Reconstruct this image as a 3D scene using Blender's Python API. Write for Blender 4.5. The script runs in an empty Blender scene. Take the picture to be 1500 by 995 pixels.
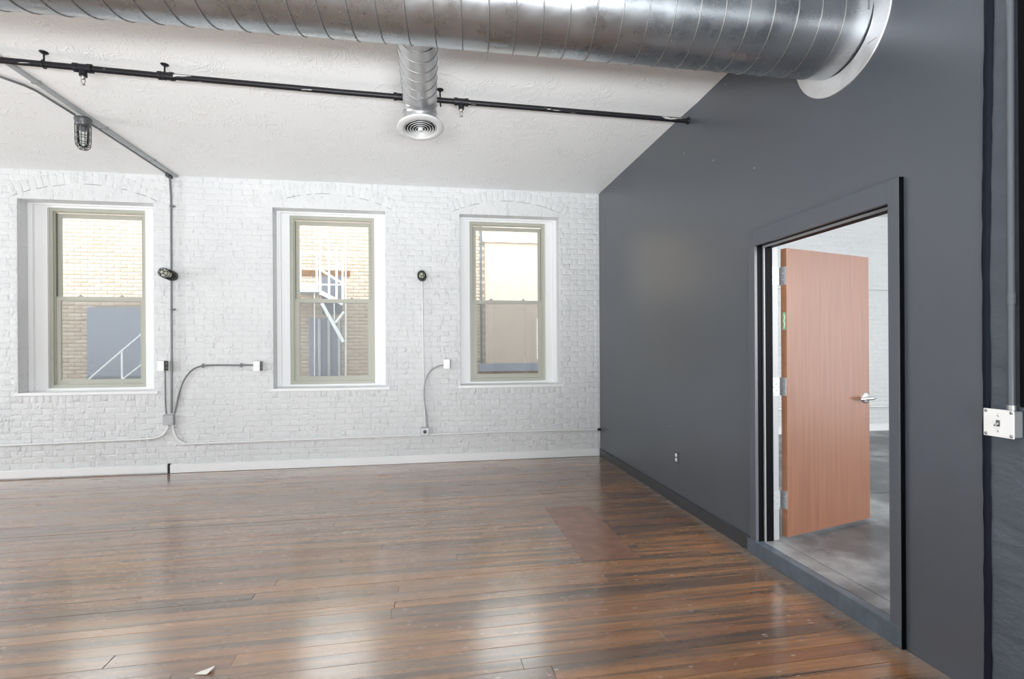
import bpy, bmesh, math, random
from mathutils import Vector, Matrix, Quaternion

random.seed(7)
C = bpy.context.scene.collection
SC = bpy.context.scene
PI = math.pi

# ------------------------------------------------------------------ camera
CAM_H = 1.42
cam_d = bpy.data.cameras.new('camera')
cam_d.sensor_width = 36.0
cam_d.lens = 36.0 * 738.9 / 1500.0
cam_d.shift_y = 13.85 / 1500.0
cam_d.clip_start = 0.05
cam = bpy.data.objects.new('camera', cam_d)
C.objects.link(cam)
cam.matrix_world = (Matrix.Translation((0, 0, CAM_H)) @ Matrix.Rotation(-0.156, 4, 'Z')
                    @ Matrix.Rotation(PI / 2, 4, 'X') @ Matrix.Rotation(-0.0061, 4, 'Z'))
SC.camera = cam

# ------------------------------------------------------------------ world, lights, exposure
SC.view_settings.view_transform = 'Standard'
SC.view_settings.look = 'None'
SC.view_settings.exposure = 0.07
SC.view_settings.gamma = 1.0
SC.view_settings.use_curve_mapping = False
SC.cycles.use_denoising = True
SC.cycles.max_bounces = 10
SC.cycles.diffuse_bounces = 6
SC.cycles.glossy_bounces = 5
SC.cycles.transparent_max_bounces = 16
SC.cycles.sample_clamp_indirect = 6.0

w = bpy.data.worlds.new('world')
SC.world = w
w.use_nodes = True
bg = w.node_tree.nodes['Background']
bg.inputs['Color'].default_value = (0.93, 0.965, 1.0, 1)
bg.inputs['Strength'].default_value = 5.8


def area(name, loc, target, sx, sy, power, color):
    l = bpy.data.lights.new(name, 'AREA')
    l.shape = 'RECTANGLE'
    l.size, l.size_y = sx, sy
    l.energy = power
    l.color = color
    o = bpy.data.objects.new(name, l)
    C.objects.link(o)
    o.location = loc
    o.rotation_euler = (Vector(target) - Vector(loc)).to_track_quat('-Z', 'Z').to_euler()
    return o


# daylight of the loft's long window side on the left; the other lamps are added fills out of view
area('daylight_side_windows', (-8.4, 3.2, 1.9), (0, 2.6, 3.6), 4.8, 2.4, 270, (0.93, 0.97, 1.0))
uplight = area('ceiling_fill', (-4.6, -2.6, 0.28), (-4.6, -2.6, 3.4), 5.0, 3.2, 330, (0.93, 0.97, 1.0))  # added uplight behind the camera to brighten the ceiling
uplight.rotation_euler = (PI, 0, 0)
fill = area('forward_fill', (-0.1, -3.1, 0.28), (-0.5, 2.3, 3.46), 3.0, 0.6, 150, (0.95, 0.98, 1.0))  # added low light aimed forward and up, brightens ceiling and back wall
fill.data.spread = math.radians(75)
area('next_room_fill', (5.4, -1.2, 2.2), (5.4, 4, 1.4), 5.0, 2.2, 330, (0.98, 0.99, 1.0))  # added light that brightens the room beyond the door
area('door_sheen_fill', (8.7, 1.3, 1.55), (5.0, 1.9, 1.55), 3.4, 1.5, 44, (0.98, 0.99, 1.0))  # added panel before the plain end wall, gives the door its sheen

# ------------------------------------------------------------------ materials
def new_mat(name):
    m = bpy.data.materials.new(name)
    m.use_nodes = True
    nt = m.node_tree
    b = nt.nodes['Principled BSDF']
    return m, nt, b


def N(nt, typ, **kw):
    n = nt.nodes.new(typ)
    for k, v in kw.items():
        if k in n.inputs.keys():
            n.inputs[k].default_value = v
        else:
            setattr(n, k, v)
    return n


def coords(nt, scale=(1, 1, 1), rot=(0, 0, 0), obj=True):
    tc = N(nt, 'ShaderNodeTexCoord')
    mp = N(nt, 'ShaderNodeMapping')
    mp.inputs['Scale'].default_value = scale
    mp.inputs['Rotation'].default_value = rot
    if obj:
        nt.links.new(tc.outputs['Object'], mp.inputs[0])
    else:
        g = N(nt, 'ShaderNodeNewGeometry')
        nt.links.new(g.outputs['Position'], mp.inputs[0])
    return mp.outputs[0]


def ramp(nt, src, stops):
    r = N(nt, 'ShaderNodeValToRGB')
    e = r.color_ramp.elements
    while len(e) < len(stops):
        e.new(0.5)
    for i, (p, c) in enumerate(stops):
        e[i].position = p
        e[i].color = (*c, 1) if len(c) == 3 else c
    nt.links.new(src, r.inputs[0])
    return r.outputs[0]


def noise(nt, vec, scale, detail=3, rough=0.5):
    n = N(nt, 'ShaderNodeTexNoise')
    n.inputs['Scale'].default_value = scale
    n.inputs['Detail'].default_value = detail
    n.inputs['Roughness'].default_value = rough
    nt.links.new(vec, n.inputs['Vector'])
    return n.outputs['Fac']


def mixc(nt, fac, a, b, blend='MIX'):
    m = N(nt, 'ShaderNodeMix', data_type='RGBA', blend_type=blend)
    for s, v in ((0, fac), (6, a), (7, b)):
        if isinstance(v, (int, float)):
            m.inputs[s].default_value = v
        elif isinstance(v, tuple):
            m.inputs[s].default_value = (*v, 1)
        else:
            nt.links.new(v, m.inputs[s])
    return m.outputs[2]


def math_n(nt, op, a, b=0.0):
    m = N(nt, 'ShaderNodeMath', operation=op)
    for i, v in enumerate((a, b)):
        if isinstance(v, (int, float)):
            m.inputs[i].default_value = v
        else:
            nt.links.new(v, m.inputs[i])
    return m.outputs[0]


def bump(nt, b, h, strength, dist=0.01):
    n = N(nt, 'ShaderNodeBump')
    n.inputs['Strength'].default_value = strength
    n.inputs['Distance'].default_value = dist
    nt.links.new(h, n.inputs['Height'])
    nt.links.new(n.outputs[0], b.inputs['Normal'])
    return n


def plain(name, col, rough=0.5, metal=0.0, bscale=0, bstr=0.1, var=0.0, spec=0.5):
    m, nt, b = new_mat(name)
    b.inputs['Base Color'].default_value = (*col, 1)
    b.inputs['Roughness'].default_value = rough
    b.inputs['Metallic'].default_value = metal
    b.inputs['Specular IOR Level'].default_value = spec
    v = coords(nt, obj=False)
    if bscale:
        bump(nt, b, noise(nt, v, bscale, 4), bstr, 0.004)
    if var:
        n = noise(nt, v, 9, 5, 0.6)
        dark = tuple(c * (1 - var) for c in col)
        nt.links.new(ramp(nt, n, [(0.3, dark), (0.65, col)]), b.inputs['Base Color'])
    return m


M = {}
# white painted brick: lumpy many-coat paint
m, nt, b = new_mat('white_painted_brick')
v = coords(nt, obj=False)
n1 = noise(nt, v, 16, 4, 0.55)
n2 = noise(nt, v, 70, 3, 0.6)
vo = N(nt, 'ShaderNodeTexVoronoi')
vo.inputs['Scale'].default_value = 11
nt.links.new(v, vo.inputs['Vector'])
chips = ramp(nt, vo.outputs['Distance'], [(0.05, (1, 1, 1)), (0.22, (0, 0, 0))])
h = math_n(nt, 'ADD', math_n(nt, 'MULTIPLY', n1, 1.2), math_n(nt, 'MULTIPLY', n2, 0.35))
h = math_n(nt, 'ADD', h, math_n(nt, 'MULTIPLY', chips, 0.45))
dv = coords(nt, scale=(34, 1, 10), obj=False)
drip = ramp(nt, noise(nt, dv, 1.0, 3, 0.5), [(0.6, (0, 0, 0)), (0.72, (1, 1, 1))])
h = math_n(nt, 'ADD', h, math_n(nt, 'MULTIPLY', drip, 0.7))
bump(nt, b, h, 0.72, 0.012)
nt.links.new(ramp(nt, noise(nt, v, 2.2, 4), [(0.3, (0.665, 0.68, 0.688)), (0.7, (0.71, 0.72, 0.725))]), b.inputs['Base Color'])
b.inputs['Roughness'].default_value = 0.42
M['brick_white'] = m
# white wood / trim
M['white_trim'] = plain('white_trim', (0.84, 0.85, 0.855), 0.4, bscale=24, bstr=0.12)
M['white_plate'] = plain('white_plate', (0.88, 0.88, 0.87), 0.35)
# stomped ceiling
m, nt, b = new_mat('textured_ceiling')
v = coords(nt, obj=False)
wv = N(nt, 'ShaderNodeTexNoise')
wv.inputs['Scale'].default_value = 3.6
nt.links.new(v, wv.inputs['Vector'])
mixv = N(nt, 'ShaderNodeVectorMath', operation='MULTIPLY_ADD')
nt.links.new(wv.outputs['Color'], mixv.inputs[0])
mixv.inputs[1].default_value = (0.5, 0.5, 0)
nt.links.new(v, mixv.inputs[2])
mp = N(nt, 'ShaderNodeMapping')
mp.inputs['Scale'].default_value = (60, 15, 1)
mp.inputs['Rotation'].default_value = (0, 0, 0.6)
nt.links.new(mixv.outputs[0], mp.inputs[0])
st = noise(nt, mp.outputs[0], 1.0, 2, 0.45)
st = ramp(nt, st, [(0.5, (0, 0, 0)), (0.66, (1, 1, 1))])
msk = ramp(nt, noise(nt, v, 3.2, 2), [(0.42, (0.1, 0.1, 0.1)), (0.62, (1, 1, 1))])
h = math_n(nt, 'MULTIPLY', st, msk)
bump(nt, b, h, 0.42, 0.007)
b.inputs['Base Color'].default_value = (0.875, 0.892, 0.895, 1)
b.inputs['Roughness'].default_value = 0.75
M['ceiling'] = m
# dark grey satin wall
m, nt, b = new_mat('charcoal_wall_paint')
v = coords(nt, obj=False)
n = noise(nt, v, 1.3, 4)
base = ramp(nt, n, [(0.3, (0.060, 0.070, 0.086)), (0.7, (0.067, 0.078, 0.095))])
sp = N(nt, 'ShaderNodeTexVoronoi')
sp.inputs['Scale'].default_value = 5.5
nt.links.new(v, sp.inputs['Vector'])
d = math_n(nt, 'LESS_THAN', sp.outputs['Distance'], 0.028)
d = math_n(nt, 'MULTIPLY', d, math_n(nt, 'GREATER_THAN', noise(nt, v, 1.9, 2), 0.53))
nt.links.new(mixc(nt, d, base, (0.5, 0.5, 0.5)), b.inputs['Base Color'])
b.inputs['Roughness'].default_value = 0.31
b.inputs['Specular IOR Level'].default_value = 1.0
bump(nt, b, noise(nt, v, 140, 2), 0.04, 0.002)
M['dark_wall'] = m
# old lumpy part of the dark wall
m, nt, b = new_mat('old_charcoal_plaster')
v = coords(nt, scale=(1, 1, 2.2), rot=(0.55, 0, 0), obj=False)
n = noise(nt, v, 5, 5, 0.6)
nt.links.new(ramp(nt, n, [(0.3, (0.068, 0.082, 0.102)), (0.7, (0.085, 0.10, 0.124))]), b.inputs['Base Color'])
b.inputs['Roughness'].default_value = 0.38
bump(nt, b, n, 0.5, 0.03)
M['old_wall'] = m
M['dark_trim'] = plain('charcoal_trim_paint', (0.088, 0.098, 0.116), 0.34, bscale=30, bstr=0.1)
M['kick'] = plain('scuffed_threshold_paint', (0.11, 0.135, 0.165), 0.4, bscale=18, bstr=0.15, var=0.35)
M['black_jamb'] = plain('black_jamb_paint', (0.003, 0.003, 0.004), 0.5, spec=0.06)
M['pale_rebate'] = plain('pale_grey_jamb_paint', (0.36, 0.365, 0.375), 0.4)
M['grey_line'] = plain('grey_jamb_paint', (0.30, 0.31, 0.32), 0.4)
M['navy'] = plain('navy_caulk', (0.008, 0.011, 0.02), 0.5, bscale=40, bstr=0.4, spec=0.12)
M['black_base'] = plain('dark_baseboard_paint', (0.035, 0.037, 0.043), 0.35, bscale=30, bstr=0.08)
M['black_pipe'] = plain('black_iron_pipe', (0.012, 0.012, 0.014), 0.4, bscale=60, bstr=0.1, spec=0.25)
# sprinkler pipe: black with splashes of ceiling paint on its upper side
m, nt, b = new_mat('black_sprinkler_pipe')
v = coords(nt, scale=(3, 30, 30), obj=False)
n = noise(nt, v, 1.6, 3, 0.5)
f = ramp(nt, n, [(0.66, (0, 0, 0)), (0.69, (1, 1, 1))])
nt.links.new(mixc(nt, f, (0.010, 0.010, 0.012), (0.5, 0.5, 0.49)), b.inputs['Base Color'])
b.inputs['Roughness'].default_value = 0.4
b.inputs['Specular IOR Level'].default_value = 0.25
M['sprinkler'] = m
M['brass'] = plain('dull_sprinkler_metal', (0.45, 0.43, 0.40), 0.35, metal=0.9)
M['conduit'] = plain('galvanised_conduit', (0.36, 0.37, 0.375), 0.4, metal=0.75)
M['conduit_dark'] = plain('grey_conduit', (0.22, 0.225, 0.23), 0.42, metal=0.6)
M['conduit_white'] = plain('white_painted_conduit', (0.76, 0.765, 0.765), 0.4)
M['box_grey'] = plain('grey_steel_box', (0.42, 0.44, 0.45), 0.45, metal=0.5, bscale=20)
M['box_dark'] = plain('dark_steel_box', (0.12, 0.125, 0.13), 0.45, metal=0.5)
M['slot'] = plain('dark_slot', (0.01, 0.01, 0.01), 0.6)
M['chrome'] = plain('satin_chrome', (0.72, 0.72, 0.72), 0.22, metal=1.0)
M['hinge'] = plain('brushed_hinge_steel', (0.78, 0.79, 0.80), 0.38, metal=0.9)
M['sage'] = plain('sage_window_paint', (0.45, 0.45, 0.385), 0.4)
M['sage_dark'] = plain('sage_track_paint', (0.20, 0.20, 0.165), 0.5)
M['aluminium'] = plain('white_register_paint', (0.62, 0.63, 0.63), 0.35, metal=0.2)
M['white_metal'] = plain('white_painted_steel', (0.82, 0.83, 0.85), 0.45)
M['paper'] = plain('torn_paper', (0.78, 0.76, 0.70), 0.8)
M['green_tag'] = plain('green_label', (0.25, 0.62, 0.36), 0.5)
M['cage_lamp_black'] = plain('black_cage_metal', (0.02, 0.02, 0.018), 0.35, metal=0.4)
M['cage_lamp_grey'] = plain('grey_cage_metal', (0.13, 0.135, 0.14), 0.4, metal=0.6)


def glass_mat(name, tint, refl_rough=0.02):
    m, nt, b = new_mat(name)
    nt.nodes.remove(b)
    out = nt.nodes['Material Output']
    tr = N(nt, 'ShaderNodeBsdfTransparent')
    tr.inputs[0].default_value = (*tint, 1)
    gl = N(nt, 'ShaderNodeBsdfGlossy')
    gl.inputs['Roughness'].default_value = refl_rough
    fr = N(nt, 'ShaderNodeFresnel')
    fr.inputs['IOR'].default_value = 1.45
    mx = N(nt, 'ShaderNodeMixShader')
    nt.links.new(fr.outputs[0], mx.inputs[0])
    nt.links.new(tr.outputs[0], mx.inputs[1])
    nt.links.new(gl.outputs[0], mx.inputs[2])
    nt.links.new(mx.outputs[0], out.inputs[0])
    return m


M['glass'] = glass_mat('window_glass', (0.95, 0.97, 0.96))
M['bulb'] = plain('frosted_jar_glass', (0.72, 0.72, 0.60), 0.2)
# insect screen: fine dark mesh, so it lets part of the light through
m, nt, b = new_mat('insect_screen')
out = nt.nodes['Material Output']
tr = N(nt, 'ShaderNodeBsdfTransparent')
mx = N(nt, 'ShaderNodeMixShader')
mx.inputs[0].default_value = 0.56
b.inputs['Base Color'].default_value = (0.20, 0.20, 0.20, 1)
b.inputs['Roughness'].default_value = 0.8
nt.links.new(tr.outputs[0], mx.inputs[1])
nt.links.new(b.outputs[0], mx.inputs[2])
nt.links.new(mx.outputs[0], out.inputs[0])
M['screen'] = m


def galvanised(name, col, rough, smudge):
    m, nt, b = new_mat(name)
    v = coords(nt, obj=False)
    vo = N(nt, 'ShaderNodeTexVoronoi')
    vo.inputs['Scale'].default_value = 26
    nt.links.new(v, vo.inputs['Vector'])
    sm = noise(nt, v, 2.6, 3, 0.5)
    c1 = ramp(nt, vo.outputs['Color'], [(0.0, tuple(c * 0.95 for c in col)), (1.0, col)])
    c2 = mixc(nt, ramp(nt, sm, [(0.30, (smudge,) * 3), (0.72, (0, 0, 0))]), c1, tuple(c * 0.55 for c in col))
    nt.links.new(c2, b.inputs['Base Color'])
    b.inputs['Metallic'].default_value = 0.95
    rr = ramp(nt, noise(nt, v, 7, 5, 0.6), [(0.3, (rough * 0.75,) * 3), (0.7, (rough * 1.35,) * 3)])
    nt.links.new(rr, b.inputs['Roughness'])
    bump(nt, b, noise(nt, v, 5, 2), 0.045, 0.02)
    return m


M['duct'] = galvanised('galvanised_duct', (0.51, 0.545, 0.575), 0.28, 0.55)
M['duct_branch'] = galvanised('bright_galvanised_duct', (0.70, 0.71, 0.72), 0.34, 0.35)
M['flange'] = galvanised('bright_flange_sheet', (0.92, 0.93, 0.94), 0.5, 0.25)
M['seam'] = plain('duct_seam_metal', (0.24, 0.24, 0.24), 0.45, metal=0.9)

# old floor boards, one tone per board
m, nt, b = new_mat('worn_floor_boards')
oi = N(nt, 'ShaderNodeObjectInfo')
g = N(nt, 'ShaderNodeNewGeometry')
off = N(nt, 'ShaderNodeVectorMath', operation='MULTIPLY_ADD')
cmb = N(nt, 'ShaderNodeCombineXYZ')
nt.links.new(oi.outputs['Random'], cmb.inputs[0])
nt.links.new(oi.outputs['Random'], cmb.inputs[1])
off.inputs[1].default_value = (40, 17, 0)
nt.links.new(cmb.outputs[0], off.inputs[0])
nt.links.new(g.outputs['Position'], off.inputs[2])


def mapped(vec, sc, rz=0.0):
    mp = N(nt, 'ShaderNodeMapping')
    mp.inputs['Scale'].default_value = sc
    mp.inputs['Rotation'].default_value = (0, 0, rz)
    nt.links.new(vec, mp.inputs[0])
    return mp.outputs[0]


pos = g.outputs['Position']
RZ = -0.028
grain = noise(nt, mapped(off.outputs[0], (2.2, 60, 1), RZ), 1.0, 5, 0.6)
streak = noise(nt, mapped(off.outputs[0], (0.55, 13, 1), RZ), 1.0, 4, 0.6)
blot = noise(nt, mapped(pos, (1.3, 4.0, 1), RZ), 1.0, 5, 0.6)
tone = ramp(nt, oi.outputs['Random'], [(0.0, (0.13, 0.068, 0.04)), (0.25, (0.33, 0.145, 0.052)),
                                        (0.5, (0.46, 0.215, 0.08)), (0.7, (0.24, 0.09, 0.042)), (0.85, (0.42, 0.185, 0.065)), (1.0, (0.19, 0.11, 0.07))])
c = mixc(nt, ramp(nt, streak, [(0.40, (0.9, 0.9, 0.9)), (0.53, (0, 0, 0))]), tone, (0.062, 0.043, 0.034))
c = mixc(nt, ramp(nt, grain, [(0.35, (0.45, 0.45, 0.45)), (0.6, (0, 0, 0))]), c, (0.10, 0.045, 0.022))
c = mixc(nt, ramp(nt, blot, [(0.56, (0, 0, 0)), (0.75, (0.6, 0.6, 0.6))]), c, (0.09, 0.052, 0.034))
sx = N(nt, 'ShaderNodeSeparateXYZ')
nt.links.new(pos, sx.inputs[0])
left_ramp = math_n(nt, 'ADD', sx.outputs[0], math_n(nt, 'MULTIPLY', noise(nt, mapped(pos, (0.6, 2.2, 1), RZ), 1.0, 5, 0.6), -2.4))  # boards blend to a paler greyish tan towards the left
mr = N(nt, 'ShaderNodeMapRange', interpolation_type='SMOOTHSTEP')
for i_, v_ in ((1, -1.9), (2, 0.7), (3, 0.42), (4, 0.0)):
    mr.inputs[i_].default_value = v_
nt.links.new(left_ramp, mr.inputs[0])
left_break = ramp(nt, noise(nt, mapped(off.outputs[0], (0.5, 7, 1), RZ), 1.0, 4, 0.6), [(0.3, (0.25, 0.25, 0.25)), (0.65, (1, 1, 1))])
c = mixc(nt, math_n(nt, 'MULTIPLY', mr.outputs[0], left_break), c, (0.40, 0.315, 0.235))
ochre = noise(nt, mapped(pos, (0.75, 8.5, 1), RZ), 1.0, 3, 0.5)
c = mixc(nt, ramp(nt, ochre, [(0.655, (0, 0, 0)), (0.70, (0.85, 0.85, 0.85))]), c, (0.36, 0.21, 0.085))
fl = N(nt, 'ShaderNodeTexVoronoi')
fl.inputs['Scale'].default_value = 14
nt.links.new(mapped(pos, (0.55, 1.5, 1)), fl.inputs['Vector'])
fleck = math_n(nt, 'LESS_THAN', fl.outputs['Distance'], 0.1)
fleck = math_n(nt, 'MULTIPLY', fleck, math_n(nt, 'GREATER_THAN', noise(nt, pos, 2.4, 3), 0.5))
c = mixc(nt, math_n(nt, 'MULTIPLY', fleck, 0.7), c, (0.52, 0.42, 0.34))
scuff = ramp(nt, noise(nt, mapped(pos, (2.6, 8, 1)), 1.0, 8, 0.72), [(0.60, (0, 0, 0)), (0.74, (0.42, 0.42, 0.42))])
c = mixc(nt, scuff, c, (0.36, 0.25, 0.17))
edge = N(nt, 'ShaderNodeMapRange')
for i_, v_ in ((1, 2.02), (2, 2.17), (3, 0.0), (4, 0.75)):
    edge.inputs[i_].default_value = v_
nt.links.new(math_n(nt, 'ADD', sx.outputs[0], math_n(nt, 'MULTIPLY', math_n(nt, 'SUBTRACT', noise(nt, pos, 9, 5, 0.7), 0.5), 0.16)), edge.inputs[0])
c = mixc(nt, edge.outputs[0], c, (0.33, 0.28, 0.235))
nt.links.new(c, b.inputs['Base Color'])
rr = ramp(nt, noise(nt, mapped(pos, (2.5, 9, 1)), 1.0, 5, 0.6), [(0.3, (0.18, 0.18, 0.18)), (0.75, (0.34, 0.34, 0.34))])
nt.links.new(rr, b.inputs['Roughness'])
b.inputs['Specular IOR Level'].default_value = 0.5
b.inputs['Coat Weight'].default_value = 1.0
b.inputs['Coat IOR'].default_value = 1.6
b.inputs['Coat Roughness'].default_value = 0.2
hh = math_n(nt, 'ADD', math_n(nt, 'MULTIPLY', grain, 0.5), math_n(nt, 'MULTIPLY', noise(nt, mapped(pos, (3, 14, 1)), 1.0, 4), 1.0))
bump(nt, b, hh, 0.1, 0.01)
M['boards'] = m
M['patch'] = plain('hardboard_patch', (0.27, 0.135, 0.09), 0.24, bscale=40, bstr=0.05, var=0.3, spec=1.0)
M['subfloor'] = plain('dark_subfloor', (0.02, 0.013, 0.009), 0.9)
# concrete of the next room
m, nt, b = new_mat('dark_stained_concrete')
v = coords(nt, obj=False)
n = noise(nt, v, 1.5, 7, 0.62)
nt.links.new(ramp(nt, n, [(0.35, (0.05, 0.052, 0.056)), (0.5, (0.105, 0.107, 0.112)), (0.66, (0.30, 0.305, 0.31))]), b.inputs['Base Color'])
b.inputs['Roughness'].default_value = 0.38
bump(nt, b, noise(nt, v, 12, 5), 0.1, 0.01)
M['concrete'] = m
# veneer door
m, nt, b = new_mat('cherry_veneer')
v = coords(nt, scale=(34, 34, 1.6), obj=True)
n = noise(nt, v, 1.0, 6, 0.62)
c = ramp(nt, n, [(0.3, (0.17, 0.066, 0.034)), (0.55, (0.215, 0.088, 0.046)), (0.75, (0.25, 0.108, 0.06))])
v2 = coords(nt, scale=(2, 2, 0.8), obj=True)
c = mixc(nt, ramp(nt, noise(nt, v2, 1.4, 3), [(0.5, (0, 0, 0)), (0.7, (0.35, 0.35, 0.35))]), c, (0.22, 0.085, 0.045))
nt.links.new(c, b.inputs['Base Color'])
b.inputs['Roughness'].default_value = 0.33
b.inputs['Specular IOR Level'].default_value = 0.8
M['veneer'] = m
M['door_edge'] = plain('door_edge_wood', (0.42, 0.20, 0.11), 0.4, var=0.25)


# tan brick of the building across the alley
def brick_tone(name, stops, rough=0.85):
    m, nt, b = new_mat(name)
    oi = N(nt, 'ShaderNodeObjectInfo')
    v = coords(nt, obj=False)
    n = noise(nt, v, 6.5, 3, 0.6)
    f = math_n(nt, 'FRACT', math_n(nt, 'ADD', math_n(nt, 'MULTIPLY', oi.outputs['Random'], 0.55), n))
    nt.links.new(ramp(nt, f, stops), b.inputs['Base Color'])
    b.inputs['Roughness'].default_value = rough
    bump(nt, b, noise(nt, v, 40, 4), 0.25, 0.005)
    return m


M['tan_brick'] = brick_tone('tan_brick', [(0.0, (0.46, 0.37, 0.295)), (0.4, (0.51, 0.425, 0.35)), (0.7, (0.42, 0.325, 0.255)), (1.0, (0.52, 0.44, 0.37))])
M['mortar'] = plain('pale_mortar', (0.33, 0.265, 0.21), 0.9, bscale=60)
M['stucco'] = plain('peach_stucco', (0.475, 0.395, 0.335), 0.9, bscale=50, bstr=0.3, var=0.1)
M['pale_band'] = plain('pale_stone_band', (0.66, 0.58, 0.48), 0.8, bscale=20)
M['blue_panel'] = plain('blue_grey_metal', (0.22, 0.235, 0.29), 0.55)
M['dark_panel'] = plain('dark_window_panel', (0.13, 0.135, 0.16), 0.35)
M['brown_brick'] = plain('brown_base_masonry', (0.22, 0.13, 0.08), 0.9, bscale=30, var=0.3)
M['asphalt'] = plain('alley_asphalt', (0.12, 0.12, 0.12), 0.9, bscale=30)


# ------------------------------------------------------------------ mesh helpers
class MB:
    def __init__(s):
        s.v, s.f, s.s = [], [], []

    def add(s, vs, fs, smooth=False):
        o = len(s.v)
        s.v += [tuple(p) for p in vs]
        for f in fs:
            s.f.append(tuple(i + o for i in f))
            s.s.append(smooth)
        return s

    def box(s, x0, x1, y0, y1, z0, z1, mat=None, bev=0.0):
        if bev <= 0:
            vs = [(x, y, z) for z in (z0, z1) for y in (y0, y1) for x in (x0, x1)]
            fs = [(0, 2, 3, 1), (4, 5, 7, 6), (0, 1, 5, 4), (2, 6, 7, 3), (0, 4, 6, 2), (1, 3, 7, 5)]
        else:
            bm = bmesh.new()
            bmesh.ops.create_cube(bm, size=1)
            for q in bm.verts:
                q.co = ((x0 + x1) / 2 + q.co.x * (x1 - x0), (y0 + y1) / 2 + q.co.y * (y1 - y0), (z0 + z1) / 2 + q.co.z * (z1 - z0))
            bmesh.ops.bevel(bm, geom=bm.edges[:], offset=bev, segments=2, affect='EDGES', profile=0.5)
            bm.verts.index_update()
            vs = [tuple(q.co) for q in bm.verts]
            fs = [tuple(q.index for q in f.verts) for f in bm.faces]
            bm.free()
        if mat is not None:
            vs = [mat @ Vector(p) for p in vs]
        return s.add(vs, fs)

    def tube(s, pts, r, n=10, caps=True):
        pts = [Vector(p) for p in pts]
        rs = r if isinstance(r, (list, tuple)) else [r] * len(pts)
        rings = []
        T = (pts[1] - pts[0]).normalized()
        up = Vector((0, 0, 1)) if abs(T.z) < 0.9 else Vector((1, 0, 0))
        a = T.cross(up).normalized()
        prev = T
        for i, p in enumerate(pts):
            if i == 0:
                t = (pts[1] - pts[0]).normalized()
            elif i == len(pts) - 1:
                t = (pts[-1] - pts[-2]).normalized()
            else:
                t = ((pts[i + 1] - p).normalized() + (p - pts[i - 1]).normalized())
                t = t.normalized() if t.length > 1e-6 else prev
            q = prev.rotation_difference(t)
            a = (q @ a)
            a = (a - t * a.dot(t)).normalized()
            prev = t
            bb = t.cross(a)
            rings.append([p + rs[i] * (math.cos(2 * PI * k / n) * a + math.sin(2 * PI * k / n) * bb) for k in range(n)])
        vs = [q for r_ in rings for q in r_]
        fs = []
        for i in range(len(rings) - 1):
            for k in range(n):
                k2 = (k + 1) % n
                fs.append((i * n + k, i * n + k2, (i + 1) * n + k2, (i + 1) * n + k))
        s.add(vs, fs, True)
        if caps:
            s.add(rings[0], [tuple(range(n))[::-1]])
            s.add(rings[-1], [tuple(range(n))])
        return s

    def lathe(s, prof, origin, axis, n=24, closed=False):
        """prof: (radius, distance along axis)"""
        ax = Vector(axis).normalized()
        up = Vector((0, 0, 1)) if abs(ax.z) < 0.9 else Vector((1, 0, 0))
        a = ax.cross(up).normalized()
        b2 = ax.cross(a)
        o = Vector(origin)
        vs = []
        for r, h in prof:
            for k in range(n):
                t = 2 * PI * k / n
                vs.append(o + ax * h + r * (math.cos(t) * a + math.sin(t) * b2))
        fs = []
        m_ = len(prof)
        for i in range(m_ if closed else m_ - 1):
            j = (i + 1) % m_
            for k in range(n):
                k2 = (k + 1) % n
                fs.append((i * n + k, i * n + k2, j * n + k2, j * n + k))
        s.add(vs, fs, True)
        return s

    def prism(s, poly, y0, y1):
        """poly: list of (x, z), extruded along y"""
        n = len(poly)
        vs = [(x, y0, z) for x, z in poly] + [(x, y1, z) for x, z in poly]
        fs = [tuple(range(n)), tuple(range(n, 2 * n))[::-1]]
        for i in range(n):
            j = (i + 1) % n
            fs.append((i, i + n, j + n, j))
        return s.add(vs, fs)

    def mesh(s, name, mat):
        me = bpy.data.meshes.new(name)
        me.from_pydata(s.v, [], s.f)
        me.polygons.foreach_set('use_smooth', s.s)
        bm = bmesh.new()
        bm.from_mesh(me)
        bmesh.ops.recalc_face_normals(bm, faces=bm.faces[:])
        bm.to_mesh(me)
        bm.free()
        me.materials.append(mat)
        return me

    def build(s, name, mat, parent=None, label=None, kind=None):
        o = bpy.data.objects.new(name, s.mesh(name, mat))
        C.objects.link(o)
        if parent is not None:
            o.parent = parent
        if label:
            o['label'] = label
        if kind:
            o['kind'] = kind
        return o


def empty(name, label, cat, loc=(0, 0, 0), group=None, kind=None):
    o = bpy.data.objects.new(name, None)
    o.empty_display_size = 0.05
    C.objects.link(o)
    o.location = loc
    tag(o, label, cat, group, kind)
    return o


def tag(o, label, cat, group=None, kind=None):
    o['label'] = label
    o['category'] = cat
    if group:
        o['group'] = group
    if kind:
        o['kind'] = kind
    return o


def arc(c, r, a0, a1, n, plane='xz', fixed=0.0):
    out = []
    for i in range(n + 1):
        a = a0 + (a1 - a0) * i / n
        u, v_ = c[0] + r * math.cos(a), c[1] + r * math.sin(a)
        out.append((u, fixed, v_) if plane == 'xz' else (fixed, u, v_))
    return out


# ------------------------------------------------------------------ dimensions
D = 6.417          # inner face of the brick wall
W = 2.185          # face of the charcoal wall
ZC = 3.466         # ceiling
XL = -8.6          # left end of the loft
YB = -5.2          # street end behind the camera
WT = 0.15          # thickness of the charcoal wall
OPEN = [(-4.573, -3.190), (-1.887, -0.575), (0.345, 1.640)]
OZ0, OZ1 = 0.955, 3.135
FR = [(-4.392, -3.363), (-1.740, -0.7235), (0.484, 1.494)]
FZ0, FZ1, FZM = 0.996, 3.091, 2.045
FY = D + 0.22

# ------------------------------------------------------------------ floor
floor = empty('floor', 'worn red-brown wooden board floor of the loft', 'floor', kind='structure')
MB().box(XL, W + 0.02, YB, D + 0.02, -0.10, -0.012).build('subfloor', M['subfloor'], floor)


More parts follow.
